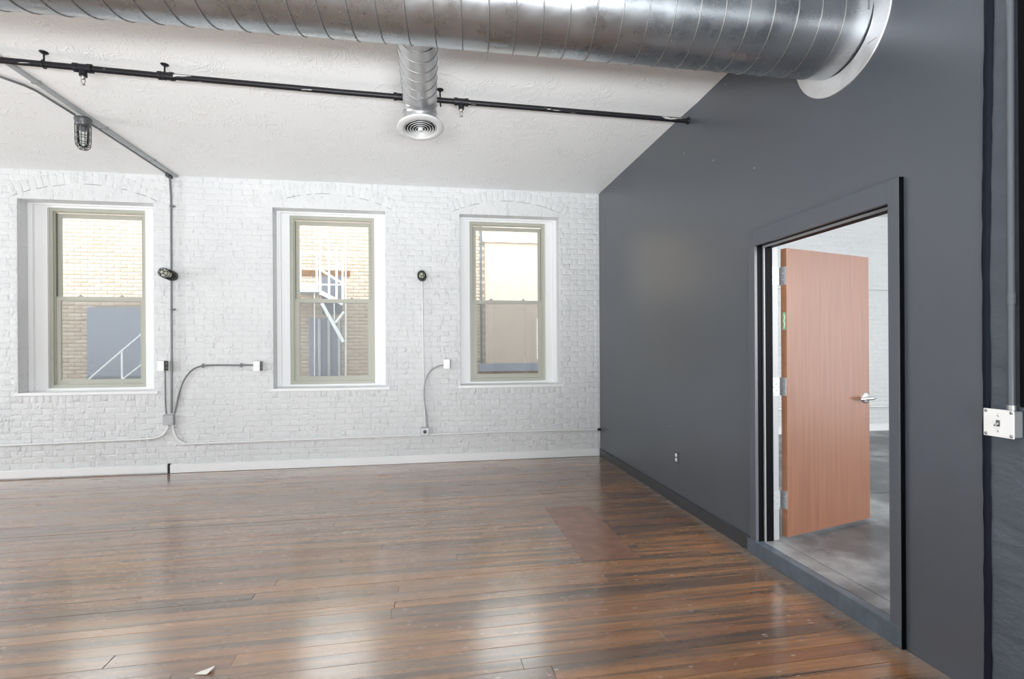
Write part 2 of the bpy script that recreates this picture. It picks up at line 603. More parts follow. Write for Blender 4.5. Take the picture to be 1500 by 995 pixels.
def clip(poly, fn):
    out = []
    n = len(poly)
    for i in range(n):
        a, b_ = poly[i], poly[(i + 1) % n]
        fa, fb = fn(a), fn(b_)
        if fa >= 0:
            out.append(a)
        if fa * fb < 0:
            t = fa / (fa - fb)
            out.append((a[0] + (b_[0] - a[0]) * t, a[1] + (b_[1] - a[1]) * t))
    return out


def inset(poly, d):
    n = len(poly)
    out = []
    for i in range(n):
        p0, p1, p2 = Vector(poly[i - 1]), Vector(poly[i]), Vector(poly[(i + 1) % n])
        e1, e2 = (p1 - p0), (p2 - p1)
        if e1.length < 1e-6 or e2.length < 1e-6:
            out.append(tuple(p1))
            continue
        n1 = Vector((-e1.y, e1.x)).normalized()
        n2 = Vector((-e2.y, e2.x)).normalized()
        k = 1 + n1.dot(n2)
        out.append(tuple(p1 + (n1 + n2) * (d / max(k, 0.3))))
    return out


rb = random.Random(11)
ANG = math.radians(1.5)
ca, sa = math.cos(ANG), math.sin(ANG)
rows = []
vv = 0.55
while vv < 6.75:
    rows.append((vv, rb.choice((0.076, 0.083, 0.083, 0.09, 0.104))))
    vv += rows[-1][1]
boards = []
for vv, wd in rows:
    u = -7.4 - rb.random() * 2.5
    while u < 2.6:
        L = rb.uniform(2.0, 4.6)
        poly = [(u, vv), (u + L, vv), (u + L, vv + wd), (u, vv + wd)]
        poly = [(x * ca - y * sa, x * sa + y * ca) for x, y in poly]
        for fn in (lambda p: W - 0.001 - p[0], lambda p: p[0] - XL, lambda p: D - 0.001 - p[1], lambda p: p[1] - 0.6):
            poly = clip(poly, fn)
            if len(poly) < 3:
                break
        u += L
        if len(poly) < 3:
            continue
        xs = [p[0] for p in poly]
        ys = [p[1] for p in poly]
        if max(xs) - min(xs) < 0.05 or max(ys) - min(ys) < 0.008:
            continue
        boards.append(poly)
for poly in boards:
    clean = [p for i, p in enumerate(poly) if (Vector(p) - Vector(poly[i - 1])).length > 0.004]
    if len(clean) < 3:
        continue
    gap = 0.0003 if rb.random() < 0.7 else 0.0013
    lo = inset(clean, gap)
    hi = inset(clean, gap + 0.0013)
    zt = rb.uniform(-0.0009, 0.0007)
    tx, ty = rb.uniform(-0.0006, 0.0006), rb.uniform(-0.006, 0.006)
    cx = sum(p[0] for p in lo) / len(lo)
    cy = sum(p[1] for p in lo) / len(lo)
    n = len(lo)
    vs = [(x, y, -0.012) for x, y in lo] + [(x, y, zt - 0.0012) for x, y in lo] + \
         [(x, y, zt + tx * (x - cx) * 0.3 + ty * (y - cy)) for x, y in hi]
    fs = [tuple(range(n))[::-1], tuple(range(2 * n, 3 * n))]
    for r_ in (0, n):
        for i in range(n):
            j = (i + 1) % n
            fs.append((r_ + i, r_ + j, r_ + n + j, r_ + n + i))
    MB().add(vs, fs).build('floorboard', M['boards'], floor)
# rear part of the floor, behind the camera
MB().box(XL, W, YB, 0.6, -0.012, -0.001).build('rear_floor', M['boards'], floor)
MB().box(0.985, 1.374, 3.25, 4.40, -0.001, 0.0022).build('hardboard_patch', M['patch'], floor, 'plain dull red-brown rectangular patch panel let into the boards')

# ------------------------------------------------------------------ ceiling
mb = MB()
ys = [YB, 3.6, 3.78, 3.9, 4.02, 4.2, D + 0.4]
zs = [0, 0, -0.004, -0.008, -0.004, 0, 0]
vs, fs = [], []
for y, dz in zip(ys, zs):
    for x in (XL, W + WT):
        vs.append((x, y, ZC + dz))
for i in range(len(ys) - 1):
    fs.append((2 * i, 2 * i + 1, 2 * i + 3, 2 * i + 2))
mb.add(vs, fs, True)
mb.box(XL, W + WT, YB, D + 0.4, ZC + 0.02, ZC + 0.25)
tag(mb.build('ceiling', M['ceiling']), 'off-white ceiling with stomped plaster texture over the loft', 'ceiling', kind='structure')

# ------------------------------------------------------------------ back wall
wall = empty('wall_back', 'white painted brick wall with three deep windows', 'wall', kind='structure')
mb = MB()
xs = [XL, OPEN[0][0], OPEN[0][1], OPEN[1][0], OPEN[1][1], OPEN[2][0], OPEN[2][1], W + WT]
for i in range(0, 8, 2):
    mb.box(xs[i], xs[i + 1], D, D + 0.38, -0.1, ZC + 0.02)
for a, b_ in OPEN:
    mb.box(a, b_, D, D + 0.38, -0.1, OZ0)
    mb.box(a, b_, D, D + 0.38, OZ1, ZC + 0.02)
mb.build('wall_core', M['brick_white'], wall)

rbk = random.Random(3)


def brick_mesh(name, mat, wx, hz, dep, rnd, ins=0.009):
    """pillowy brick, origin at its centre on the wall plane, face towards -y"""
    vs, fs = [], []
    for k, (i_, y) in enumerate(((0.0, 0.002), (0.0025, -dep * 0.6), (ins, -dep))):
        for sx, sz in ((-1, -1), (1, -1), (1, 1), (-1, 1)):
            j = lambda q: rnd.uniform(-q, q) if k else 0
            vs.append((sx * (wx / 2 - i_) + j(0.0022), y + j(dep * 0.22), sz * (hz / 2 - i_) + j(0.0018)))
    vs.append((rnd.uniform(-0.03, 0.03) * wx * 4, -dep * rnd.uniform(0.95, 1.25), 0))
    for k in (0, 4):
        for i in range(4):
            j2 = (i + 1) % 4
            fs.append((k + i, k + j2, k + 4 + j2, k + 4 + i))
    for i in range(4):
        fs.append((8 + i, 8 + (i + 1) % 4, 12))
    mb = MB().add(vs, fs, True)
    return mb.mesh(name, mat)


BW, BH, COURSE, BL = 0.203, 0.0605, 0.0675, 0.211
protos = [brick_mesh('brick', M['brick_white'], BW, BH, rbk.uniform(0.0012, 0.0026), rbk, 0.011) for _ in range(8)]


def arch_half(z, xc_half=0.745):
    if z < 3.10:
        return 0.0
    if z < 3.29:
        return 0.745 + max(0.0, (z - 3.16)) * 0.47
    return math.sqrt(max(0.0, 1.9 ** 2 - (z - 1.561) ** 2))


XC = [(a + b_) / 2 for a, b_ in OPEN]
cells = []
row = 0
z = 0.105
while z + BH < ZC + 0.01:
    zm = z + BH / 2
    offs = (row % 2) * BL / 2
    blocks = []
    if z + BH > OZ0 - 0.112 and z < OZ1:
        for a, b_ in OPEN:
            ext = 0.0
            if z < OZ0:
                ext = 0.02
            blocks.append((a - ext, b_ + ext))
    if zm > OZ1 - 0.04:
        for xc in XC:
            h_ = arch_half(zm)
            if h_ > 0:
                blocks.append((xc - h_, xc + h_))
    k0 = int(math.floor((-6.6 - offs) / BL))
    for k in range(k0, 60):
        a = k * BL + offs
        b_ = a + BL - 0.008
        if a > W:
            break
        b_ = min(b_, W - 0.001)
        segs = [(a, b_)]
        for p, q in blocks:
            new = []
            for s0, s1 in segs:
                if q <= s0 or p >= s1:
                    new.append((s0, s1))
                else:
                    if p - s0 > 0.03:
                        new.append((s0, p - 0.002))
                    if s1 - q > 0.03:
                        new.append((q + 0.002, s1))
            segs = new
        for s0, s1 in segs:
            if s1 - s0 > 0.025:
                cells.append((s0, s1, z, min(BH, ZC - 0.003 - z)))
    z += COURSE
    row += 1


def in_view(x, y, z):
    dx, dy = x, y
    d_ = math.sin(0.156) * dx + math.cos(0.156) * dy
    l_ = math.cos(0.156) * dx - math.sin(0.156) * dy
    u = 750 + 738.9 * l_ / d_
    v_ = 511 - 738.9 * (z - CAM_H) / d_
    return 8 < u < 1492 and 0 < v_ < 990


def key(c_):
    full = (c_[1] - c_[0]) > 0.19
    return (0 if in_view(c_[0], D, c_[2] + 0.03) and full else 1, c_[0])


cells.sort(key=key)


def place_brick(mesh, name, x0, x1, z0, h_, y, parent, bw=BW, bh=BH, ry=0.0):
    o = bpy.data.objects.new(name, mesh)
    C.objects.link(o)
    o.parent = parent
    o.location = ((x0 + x1) / 2, y, z0 + h_ / 2)
    o.scale = ((x1 - x0) / bw, 1, h_ / bh)
    o.rotation_euler = (0, ry, 0)
    return o


def stuff_bricks(name, items, protos_, y, parent, mat, bw=BW, bh=BH):
    mb = MB()
    for (x0, x1, z0, h_) in items:
        me = protos_[rbk.randrange(len(protos_))]
        sx, sz = (x1 - x0) / bw, h_ / bh
        cx, cz = (x0 + x1) / 2, z0 + h_ / 2
        mb.add([(cx + q.co.x * sx, y + q.co.y, cz + q.co.z * sz) for q in me.vertices],
               [tuple(p.vertices) for p in me.polygons], True)
    return mb.build(name, mat, parent, kind='stuff')


for c_ in cells[:290]:
    place_brick(protos[rbk.randrange(8)], 'brick', *c_, D, wall)
stuff_bricks('brickwork', cells[290:], protos, D, wall, M['brick_white'])

# arches: radial bricks, flat infill below them; upright bricks under each sill
ap = [brick_mesh('arch_brick', M['brick_white'], 0.064, 0.132, rbk.uniform(0.0025, 0.005), rbk, 0.006) for _ in range(4)]
sp_ = [brick_mesh('sill_brick', M['brick_white'], 0.064, 0.10, rbk.uniform(0.002, 0.004), rbk, 0.006) for _ in range(4)]
for xc in XC:
    R0, R1, ZA = 1.764, 1.897, 1.561
    nv = 22
    amax = math.radians(25.0)
    for i in range(nv):
        a = -amax + 2 * amax * (i + 0.5) / nv
        rm = (R0 + R1) / 2
        o = bpy.data.objects.new('arch_brick', ap[i % 4])
        C.objects.link(o)
        o.parent = wall
        o.location = (xc + rm * math.sin(a), D, ZA + rm * math.cos(a))
        o.rotation_euler = (0, a, 0)
        o.scale = (1.05, 1, 1)
    pts = [(xc + (R0 - 0.004) * math.sin(t), ZA + (R0 - 0.004) * math.cos(t)) for t in [-amax + 2 * amax * i / 20 for i in range(21)]]
    poly = [(xc + 0.70, OZ1 + 0.001)] + pts[::-1] + [(xc - 0.70, OZ1 + 0.001)]
    MB().prism(poly, D - 0.004, D + 0.01).build('arch_infill', M['brick_white'], wall)
rcr = random.Random(21)
for xc in XC:
    mb = MB()
    t = -0.43
    while t < 0.42:
        ln = rcr.uniform(0.02, 0.11)
        rr_ = 1.760 + rcr.uniform(-0.003, 0.003)
        if rcr.random() < 0.9:
            mb.tube([(xc + rr_ * math.sin(t + ln * q / 4), D - 0.0055, 1.561 + rr_ * math.cos(t + ln * q / 4)) for q in range(5)], 0.0019, 5)
        t += ln + rcr.uniform(0.01, 0.06)
    mb.build('arch_crack', M['box_dark'], wall, 'thin dark broken crack along the arch')
for a, b_ in OPEN:
    n = int((b_ - a + 0.04) / 0.071)
    st_ = (b_ - a + 0.04) / n
    for i in range(n):
        place_brick(sp_[i % 4], 'sill_brick', a - 0.02 + i * st_ + 0.003, a - 0.02 + (i + 1) * st_ - 0.003, OZ0 - 0.108, 0.10, D, wall, 0.064, 0.10)

# baseboard of the brick wall
mb = MB()
mb.box(XL, -3.045, D - 0.022, D, 0.012, 0.098, bev=0.004)
tag(mb.build('baseboard_left', M['white_trim']), 'white baseboard left of the dark slot, below the leftmost window', 'baseboard', kind='structure')
mb = MB()
mb.box(-3.018, W - 0.016, D - 0.022, D, 0.002, 0.10, bev=0.004)
tag(mb.build('baseboard_back', M['white_trim']), 'long white baseboard under the brick wall, right of the dark slot', 'baseboard', kind='structure')
mb = MB()
mb.box(-3.043, -3.020, D - 0.019, D, 0.002, 0.112)
tag(mb.build('trim_4', M['slot']), 'narrow black slot where the two white baseboards meet', 'trim', kind='structure')

# ------------------------------------------------------------------ windows
wlabels = ['sage green sash window, leftmost of the three, facing a grey panel outside',
           'sage green sash window in the middle, facing the white fire escape',
           'sage green sash window nearest the charcoal wall, facing peach stucco']


def ring(mb, x0, x1, z0, z1, y0, y1, wl, wr, wt, wb):
    mb.box(x0, x0 + wl, y0, y1, z0, z1)
    mb.box(x1 - wr, x1, y0, y1, z0, z1)
    mb.box(x0 + wl, x1 - wr, y0, y1, z1 - wt, z1)
    mb.box(x0 + wl, x1 - wr, y0, y1, z0, z0 + wb)


for k in range(3):
    (a, b_), (f0, f1) = OPEN[k], FR[k]
    win = empty('window_%d' % (k + 1), wlabels[k], 'window', kind='structure')
    e = 0.0015
    # white wooden casing filling the recess round the sash frame
    mb = MB()
    ring(mb, a + e, b_ - e, OZ0 + e, OZ1 - e, FY - 0.075, FY + 0.02, 0.05, 0.05, 0.02, 0.012)
    ring(mb, a + 0.05, b_ - 0.05, OZ0 + 0.013, OZ1 - 0.02, FY - 0.045, FY + 0.02, f0 - a - 0.05, b_ - f1 - 0.05, OZ1 - 0.02 - FZ1, FZ0 - OZ0 - 0.013)
    mb.build('casing', M['white_trim'], win, 'white painted casing filling the recess')
    mb = MB()
    mb.box(a - 0.03, b_ + 0.05, D - 0.022, D + 0.002, OZ0 - 0.028, OZ0 + 0.004, bev=0.004)
    mb.box(a + e, b_ - e, D, FY - 0.04, OZ0 - 0.01, OZ0 + 0.006)
    mb.build('sill', M['white_trim'], win, 'white painted sill')
    # sage frame
    mb = MB()
    ring(mb, f0, f1, FZ0, FZ1, FY - 0.012, FY + 0.07, 0.034, 0.034, 0.034, 0.036)
    ring(mb, f0 + 0.034, f1 - 0.034, FZ0 + 0.036, FZ1 - 0.034, FY + 0.012, FY + 0.018, 0.012, 0.012, 0.012, 0.006)
    mb.build('frame', M['sage'], win)
    mb = MB()
    mb.box(f0 + 0.046, f0 + 0.050, FY + 0.019, FY + 0.068, FZM, FZ1 - 0.05)
    mb.box(f1 - 0.050, f1 - 0.046, FY + 0.019, FY + 0.068, FZM, FZ1 - 0.05)
    mb.build('sash_track', M['sage_dark'], win, 'darker sash track')  # tracks in a darker sage than the frame
    i0, i1 = f0 + 0.036, f1 - 0.036
    mb = MB()
    ring(mb, i0 + 0.014, i1 - 0.014, FZM - 0.02, FZ1 - 0.047, FY + 0.044, FY + 0.066, 0.04, 0.034, 0.048, 0.04)
    up = mb.build('upper_sash', M['sage'], win)
    MB().box(i0 + 0.052, i1 - 0.046, FY + 0.053, FY + 0.057, FZM + 0.018, FZ1 - 0.093).build('pane', M['glass'], up, 'clear glass pane')
    mb = MB()
    ring(mb, i0 + 0.003, i1 - 0.003, FZ0 + 0.043, FZM + 0.022, FY + 0.02, FY + 0.042, 0.05, 0.046, 0.044, 0.046)
    ring(mb, i0 + 0.053, i1 - 0.049, FZ0 + 0.089, FZM - 0.022, FY + 0.024, FY + 0.038, 0.006, 0.006, 0.006, 0.006)
    lo = mb.build('lower_sash', M['sage'], win)
    MB().box(i0 + 0.057, i1 - 0.053, FY + 0.029, FY + 0.033, FZ0 + 0.093, FZM - 0.026).build('pane', M['glass'], lo, 'clear glass pane')
    for t in (0.27, 0.73):
        x = i0 + (i1 - i0) * t
        mb = MB()
        mb.box(x - 0.03, x + 0.03, FY + 0.021, FY + 0.040, FZM + 0.022, FZM + 0.029, bev=0.002)
        mb.lathe([(0.001, 0.018), (0.012, 0.016), (0.014, 0.0)], (x, FY + 0.031, FZM + 0.028), (0, 0, 1), 12)
        mb.build('sash_lock', M['sage'], lo)
    sc_ = MB()
    sc_.add([(i0 + 0.02, FY + 0.075, FZ0 + 0.04), (i1 - 0.02, FY + 0.075, FZ0 + 0.04), (i1 - 0.02, FY + 0.075, FZM), (i0 + 0.02, FY + 0.075, FZM)], [(0, 1, 2, 3)])
    sc_.build('insect_screen', M['screen'], win, 'grey insect mesh outside the lower sash')

# ------------------------------------------------------------------ charcoal wall with the doorway
DY0, DY1, DZ0, DZ1 = 2.112, 3.133, 0.10, 2.112     # clear opening
wr_ = empty('wall_right', 'charcoal painted wall with the open doorway', 'wall', kind='structure')
SPL = 1.698
mb = MB()
mb.box(W, W + WT, SPL, DY0 - 0.02, -0.1, ZC)
mb.box(W, W + WT, DY1 + 0.02, D, -0.1, ZC)
mb.box(W, W + WT, DY0 - 0.02, DY1 + 0.02, DZ1 + 0.02, ZC)
mb.box(W, W + WT, DY0 - 0.02, DY1 + 0.02, -0.1, 0.06)
mb.build('smooth_panel', M['dark_wall'], wr_)
mb = MB()
mb.box(W + 0.004, W + WT, YB, SPL, -0.1, ZC)
mb.build('old_plaster', M['old_wall'], wr_, 'lumpier blue-grey painted old plaster')
# navy joint
r5 = random.Random(5)
vs, fs = [], []
nz = 60
for i in range(nz + 1):
    z = ZC * i / nz
    lean = 0.0
    if z > 1.8:
        lean = -(z - 1.8) * 0.022
    y0 = 1.683 + lean + r5.uniform(-0.0018, 0.0018)
    y1 = 1.711 + lean * 0.75 + r5.uniform(-0.0022, 0.0022)
    vs += [(W + 0.001, y0, z), (W - 0.005, y0 + 0.004, z), (W - 0.006, y1 - 0.004, z), (W + 0.001, y1, z)]
for i in range(nz):
    for k in range(3):
        fs.append((4 * i + k, 4 * i + k + 1, 4 * i + k + 5, 4 * i + k + 4))
mb = MB().add(vs, fs, True)
tag(mb.build('trim_3', M['navy']), 'dark navy ragged vertical joint strip on the charcoal wall', 'trim', kind='structure')
# baseboard, threshold
mb = MB()
mb.box(W - 0.016, W, 3.225, D - 0.024, 0.0, 0.098, bev=0.003)
tag(mb.build('baseboard_right', M['black_base']), 'dark baseboard running along the charcoal wall to the brick wall', 'baseboard', kind='structure')

fr = empty('trim_1', 'charcoal steel door frame with black jambs and raised threshold', 'door frame', kind='structure')
PR = 0.022
cx0, cx1 = W - PR, W
mb = MB()
mb.box(cx0, cx1, 2.054, DY0 + 0.002, 0.098, 2.216, bev=0.002)
mb.build('casing', M['dark_trim'], fr)
mb = MB()
mb.box(cx0, cx1, DY1 - 0.002, 3.196, 0.098, 2.216, bev=0.002)
mb.build('casing', M['dark_trim'], fr)
mb = MB()
mb.box(cx0, cx1, DY0 + 0.002, DY1 - 0.002, DZ1 - 0.002, 2.216, bev=0.002)
mb.build('casing_head', M['dark_trim'], fr)
mb = MB()
mb.box(cx0 + 0.001, cx1, 2.049, 2.0535, 0.0, 2.216)
mb.build('casing_edge', M['black_jamb'], fr, 'black outer edge of the frame')
# jambs: black near part, grey bead, black stop, pale rebate on the far side
for side, ya, yb in ((0, DY1, DY1 + 0.02), (1, DY0 - 0.02, DY0)):
    mb = MB()
    mb.box(W, W + 0.104, ya, yb, 0.06, DZ1)
    if side == 0:
        mb.box(W + 0.049, W + 0.104, DY1 - 0.014, DY1, 0.1, DZ1 - 0.014)
    else:
        mb.box(W + 0.049, W + 0.104, DY0, DY0 + 0.014, 0.1, DZ1 - 0.014)
    mb.build('jamb', M['black_jamb'], fr, 'black jamb')
    mb = MB()
    if side == 0:
        mb.box(W + 0.040, W + 0.0485, DY1 - 0.014, DY1, 0.1, DZ1 - 0.014)
    else:
        mb.box(W + 0.040, W + 0.0485, DY0, DY0 + 0.014, 0.1, DZ1 - 0.014)
    mb.build('bead', M['grey_line'], fr, 'grey line on the jamb')
    mb = MB()
    mb.box(W + 0.1045, W + WT + 0.004, ya, yb, 0.1, DZ1 + 0.02)
    mb.build('rebate', M['pale_rebate'], fr, 'pale grey rebate of the jamb')
mb = MB()
mb.box(W, W + 0.104, DY0 - 0.02, DY1 + 0.02, DZ1, DZ1 + 0.02)
mb.box(W + 0.049, W + 0.104, DY0, DY1, DZ1 - 0.014, DZ1)
mb.build('jamb_head', M['black_jamb'], fr, 'black head jamb')
mb = MB()
mb.box(W + 0.040, W + 0.0485, DY0, DY1, DZ1 - 0.014, DZ1)
mb.build('bead', M['grey_line'], fr, 'grey line on the head jamb')
mb = MB()
mb.box(W + 0.1045, W + WT + 0.004, DY0 - 0.02, DY1 + 0.02, DZ1, DZ1 + 0.02)
mb.build('rebate', M['pale_rebate'], fr)
mb = MB()
mb.box(W - 0.026, W + 0.03, 2.054, 3.222, 0.0, 0.098, bev=0.004)
mb.build('threshold', M['kick'], fr, 'scuffed blue-grey raised threshold')
mb = MB()
mb.box(W + 0.031, W + WT, DY0 - 0.02, DY1 + 0.02, 0.06, 0.098)
mb.build('threshold_step', M['concrete'], fr)

# ------------------------------------------------------------------ door leaf
HX, HY = 2.388, 3.108
ux, uy = math.sin(math.radians(74.2)), math.cos(math.radians(74.2))
door = empty('door_1', 'open cherry veneer door with chrome lever in the charcoal wall doorway', 'door', (HX, HY, 0.10), kind='structure')
door.rotation_euler = (0, 0, math.atan2(uy, ux))
# local axes: x along the leaf away from the hinge, y = far side
LW, LT, LZ0, LZ1 = 0.915, 0.045, 0.022, 1.998
MB().box(0.004, LW, 0.0, LT, LZ0, LZ1, bev=0.0015).build('leaf', M['veneer'], door)
MB().box(0.0, 0.0035, 0.0005, LT - 0.0005, LZ0 + 0.001, LZ1 - 0.001).build('hinge_edge', M['door_edge'], door, 'paler solid wood edge of the leaf')
for zc in (1.81, 1.05, 0.273):
    hg = MB().box(-0.0025, 0.0, 0.004, LT + 0.012, zc - 0.062, zc + 0.062).build('hinge', M['hinge'], door, 'brushed steel butt hinge')
    mb = MB()
    for q in range(5):
        mb.tube([(-0.004, LT + 0.017, zc - 0.06 + q * 0.0245), (-0.004, LT + 0.017, zc - 0.06 + q * 0.0245 + 0.0225)], 0.0065, 10)
    mb.build('knuckle', M['hinge'], hg)
    mb = MB()
    # jamb leaf of the hinge, lying on the pale rebate
    inv = door.matrix_world
    for (dy, dz) in ((0.012, 0.04), (0.03, 0.018), (0.012, -0.004), (0.03, -0.026), (0.012, -0.045)):
        mb.lathe([(0.0005, 0.0032), (0.0035, 0.003), (0.0042, 0.0)], (-0.0025, dy, zc + dz), (-1, 0, 0), 8)
    mb.build('screw', M['box_grey'], hg)
# jamb leaves stay with the frame
for zc in (1.91, 1.15, 0.373):
    j = MB().box(W + 0.106, W + WT + 0.008, DY1 - 0.0025, DY1, zc - 0.062, zc + 0.062).build('hinge_plate', M['box_grey'], fr, 'duller steel hinge plate on the jamb')
    mb = MB()
    for (dx, dz) in ((0.112, 0.04), (0.13, 0.018), (0.112, -0.004), (0.13, -0.026), (0.112, -0.045)):
        mb.lathe([(0.0005, 0.003), (0.0035, 0.0028), (0.0042, 0.0)], (W + dx + 0.008, DY1 - 0.0025, zc + dz), (0, -1, 0), 8)
    mb.build('screw', M['box_grey'], j)
tagp = MB().box(-0.0006, 0.0, 0.008, 0.032, 1.44, 1.56).build('edge_label', M['green_tag'], door, 'small green label on the hinge edge')
MB().tube([(-0.0012, 0.020, 1.455), (-0.0012, 0.014, 1.48), (-0.0012, 0.024, 1.50), (-0.0012, 0.015, 1.525), (-0.0012, 0.022, 1.545)], 0.0022, 6).build('label_mark', M['white_plate'], tagp, 'white squiggle')
# lever sets on both faces
hx, hz = LW - 0.052, 0.935
for sgn, y0 in ((-1, 0.0), (1, LT)):
    hd = MB().lathe([(0.001, 0.012), (0.028, 0.012), (0.040, 0.008), (0.042, 0.0)], (hx, y0, hz), (0, sgn, 0), 24).build('lever_handle', M['chrome'], door, 'chrome lever with round rose')
    mb = MB()
    yy = y0 + sgn * 0.05
    mb.tube([(hx, y0 + sgn * 0.01, hz), (hx, y0 + sgn * 0.058, hz)], 0.011, 14)
    mb.tube([(hx + 0.055, yy - sgn * 0.004, hz + 0.004), (hx + 0.03, yy, hz + 0.003), (hx, yy, hz + 0.001), (hx - 0.06, yy, hz), (hx - 0.1, yy - sgn * 0.006, hz - 0.001), (hx - 0.115, yy - sgn * 0.016, hz - 0.001)],
            [0.008, 0.0115, 0.014, 0.012, 0.010, 0.008], 12)
    mb.build('lever', M['chrome'], hd)
MB().box(LW, LW + 0.002, 0.010, LT - 0.010, hz - 0.028, hz + 0.028).build('latch_plate', M['chrome'], door, 'chrome latch plate')

# ------------------------------------------------------------------ room beyond the door
YN, XN = 6.95, 8.8
wb = empty('wall_beyond', 'white painted brick wall of the room beyond the door', 'wall', kind='structure')
MB().box(W + WT, XN, YN, YN + 0.3, 0.0, ZC).build('wall_core', M['brick_white'], wb)
cells2 = []
row = 0
z = 0.22
while z < ZC - 0.08:
    a = 4.6 + (row % 2) * BL / 2
    while a < 7.9:
        cells2.append((a, a + BL - 0.008, z, BH))
        a += BL
    z += COURSE
    row += 1
stuff_bricks('brickwork', cells2, protos, YN, wb, M['brick_white'])
mb = MB()
mb.tube([(W + WT, YN - 0.03, 0.48), (XN, YN - 0.03, 0.48)], 0.016, 8)
mb.tube([(W + WT, YN - 0.03, 2.32), (XN, YN - 0.03, 2.32)], 0.012, 8)
mb.build('surface_pipe', M['conduit_white'], wb)
fb = MB().box(W + WT, XN, -1.4, YN, -0.05, 0.1).build('floor_beyond', M['concrete'])
tag(fb, 'dark stained concrete floor beyond the doorway', 'floor', kind='structure')
mb = MB()
for k, (x0, x1, y0, y1) in enumerate(((W + WT, XN, 3.98, 3.988), (W + WT, XN, 5.3, 5.306))):
    mb.box(x0, x1, y0, y1, 0.0985, 0.1006)
mb.build('floor_joint', M['slot'], fb)
MB().box(W + WT, XN, YN - 0.012, YN, 0.1, 0.2).build('base_strip', M['white_trim'], wb)
tag(MB().box(W + WT, XN, -1.4, YN + 0.3, ZC, ZC + 0.2).build('ceiling_beyond', M['ceiling']), 'plain pale ceiling of the room beyond the door', 'ceiling', kind='structure')
tag(MB().box(XN, XN + 0.2, -1.4, YN + 0.3, 0, ZC).build('wall_beyond_right', M['white_trim']), 'white far end wall of the room beyond the door', 'wall', kind='structure')
tag(MB().box(W + WT, XN + 0.2, -1.6, -1.4, 0, ZC).build('wall_beyond_front', M['white_trim']), 'white near wall of the room beyond the door', 'wall', kind='structure')
tag(MB().box(W + WT + 0.001, W + WT + 0.01, 3.2, YN, 0.1, ZC).build('wall_beyond_left', M['white_trim']), 'white reverse side of the charcoal wall', 'wall', kind='structure')

# shell out of view: left end and street end of the loft
tag(MB().box(XL - 0.2, XL, YB, D + 0.38, -0.1, ZC).build('wall_left', M['white_trim']), 'plain white left end wall of the loft', 'wall', kind='structure')
tag(MB().box(XL - 0.2, W + WT, YB - 0.2, YB, -0.1, ZC).build('wall_front', M['white_trim']), 'plain white street end wall behind the camera', 'wall', kind='structure')

# ------------------------------------------------------------------ spiral duct
def helix(cx, axis, r, p0, p1, pitch, bead, seg=36, phase=0.0):
    """bead following a helix round an axis parallel to x or y; cx = the other two coordinates"""
    n = int((p1 - p0) / pitch * seg)
    pts = []
    for i in range(n + 1):
        t = p0 + (p1 - p0) * i / n
        a = 2 * PI * (t - p0) / pitch + phase
        if axis == 'x':
            pts.append((t, cx[0] + r * math.cos(a), cx[1] + r * math.sin(a)))
        else:
            pts.append((cx[0] + r * math.cos(a), t, cx[1] + r * math.sin(a)))
    return MB().tube(pts, bead, 5)


DCY, DCZ, DR = 2.445, 3.155, 0.248
duct = empty('spiral_duct', 'large galvanised spiral duct with a short branch and round register, below the ceiling', 'duct', (W, DCY, DCZ))


def child_world(o, parent):
    o.parent = parent
    o.matrix_parent_inverse = parent.matrix_world.inverted()


def build_w(mb, name, mat, parent, label=None, kind=None):
    """build in world coordinates under a parent that has a location"""
    off = Vector(parent.location) if parent.parent is None else Vector((0, 0, 0))
    if parent.parent is None:
        mb.v = [tuple(Vector(p) - off) for p in mb.v]
    return mb.build(name, mat, parent, label, kind)


mb = MB().lathe([(DR, -W - 8.3 + 0.0), (DR, -0.004)], (W, DCY, DCZ), (1, 0, 0), 72)
mb.lathe([(DR - 0.002, -W - 8.3), (DR - 0.002, -0.004)], (W, DCY, DCZ), (1, 0, 0), 72)
build_w(mb, 'duct_body', M['duct'], duct)
build_w(helix((DCY, DCZ), 'x', DR + 0.001, -8.2, W - 0.03, 0.127, 0.0038), 'spiral_seam', M['seam'], duct)
fo = (W - 0.0005, DCY - 0.02, DCZ - 0.025)
mb = MB()
for pr in ([(DR - 0.02, -0.006), (0.325, -0.006)], [(0.325, -0.006), (0.327, -0.003)], [(0.327, -0.003), (0.327, 0.0)], [(DR - 0.02, 0.0), (0.327, 0.0)]):
    mb.lathe(pr, fo, (1, 0, 0), 96)
build_w(mb, 'wall_flange', M['flange'], duct, 'bright flat flange ring against the charcoal wall')
mb = MB()
mb.box(W - 0.0075, W - 0.0062, DCY - 0.02 - 0.24, DCY - 0.02 - 0.19, DCZ - 0.205, DCZ - 0.203)
build_w(mb, 'flange_joint', M['seam'], duct)

# branch and ceiling register
BX, BZ, BR = -0.075, 3.135, 0.112
br = duct
YE = 3.40
nb = 40
vs, fs = [], []
for k in range(nb):
    ca_, sa_ = math.cos(2 * PI * k / nb), math.sin(2 * PI * k / nb)
    zz = BZ + BR * sa_
    vs += [(BX + BR * ca_, DCY + math.sqrt(DR * DR - (zz - DCZ) ** 2) + 0.0015, zz), (BX + BR * ca_, YE, zz)]
for k in range(nb):
    k2 = (k + 1) % nb
    fs.append((2 * k, 2 * k2, 2 * k2 + 1, 2 * k + 1))
mb = MB().add(vs, fs, True)
build_w(mb, 'branch_duct', M['duct_branch'], br, 'short small branch duct')
build_w(helix((BX, BZ), 'y', BR + 0.0005, DCY + 0.255, YE - 0.03, 0.105, 0.0028, 30, 1.0), 'branch_seam', M['seam'], br)
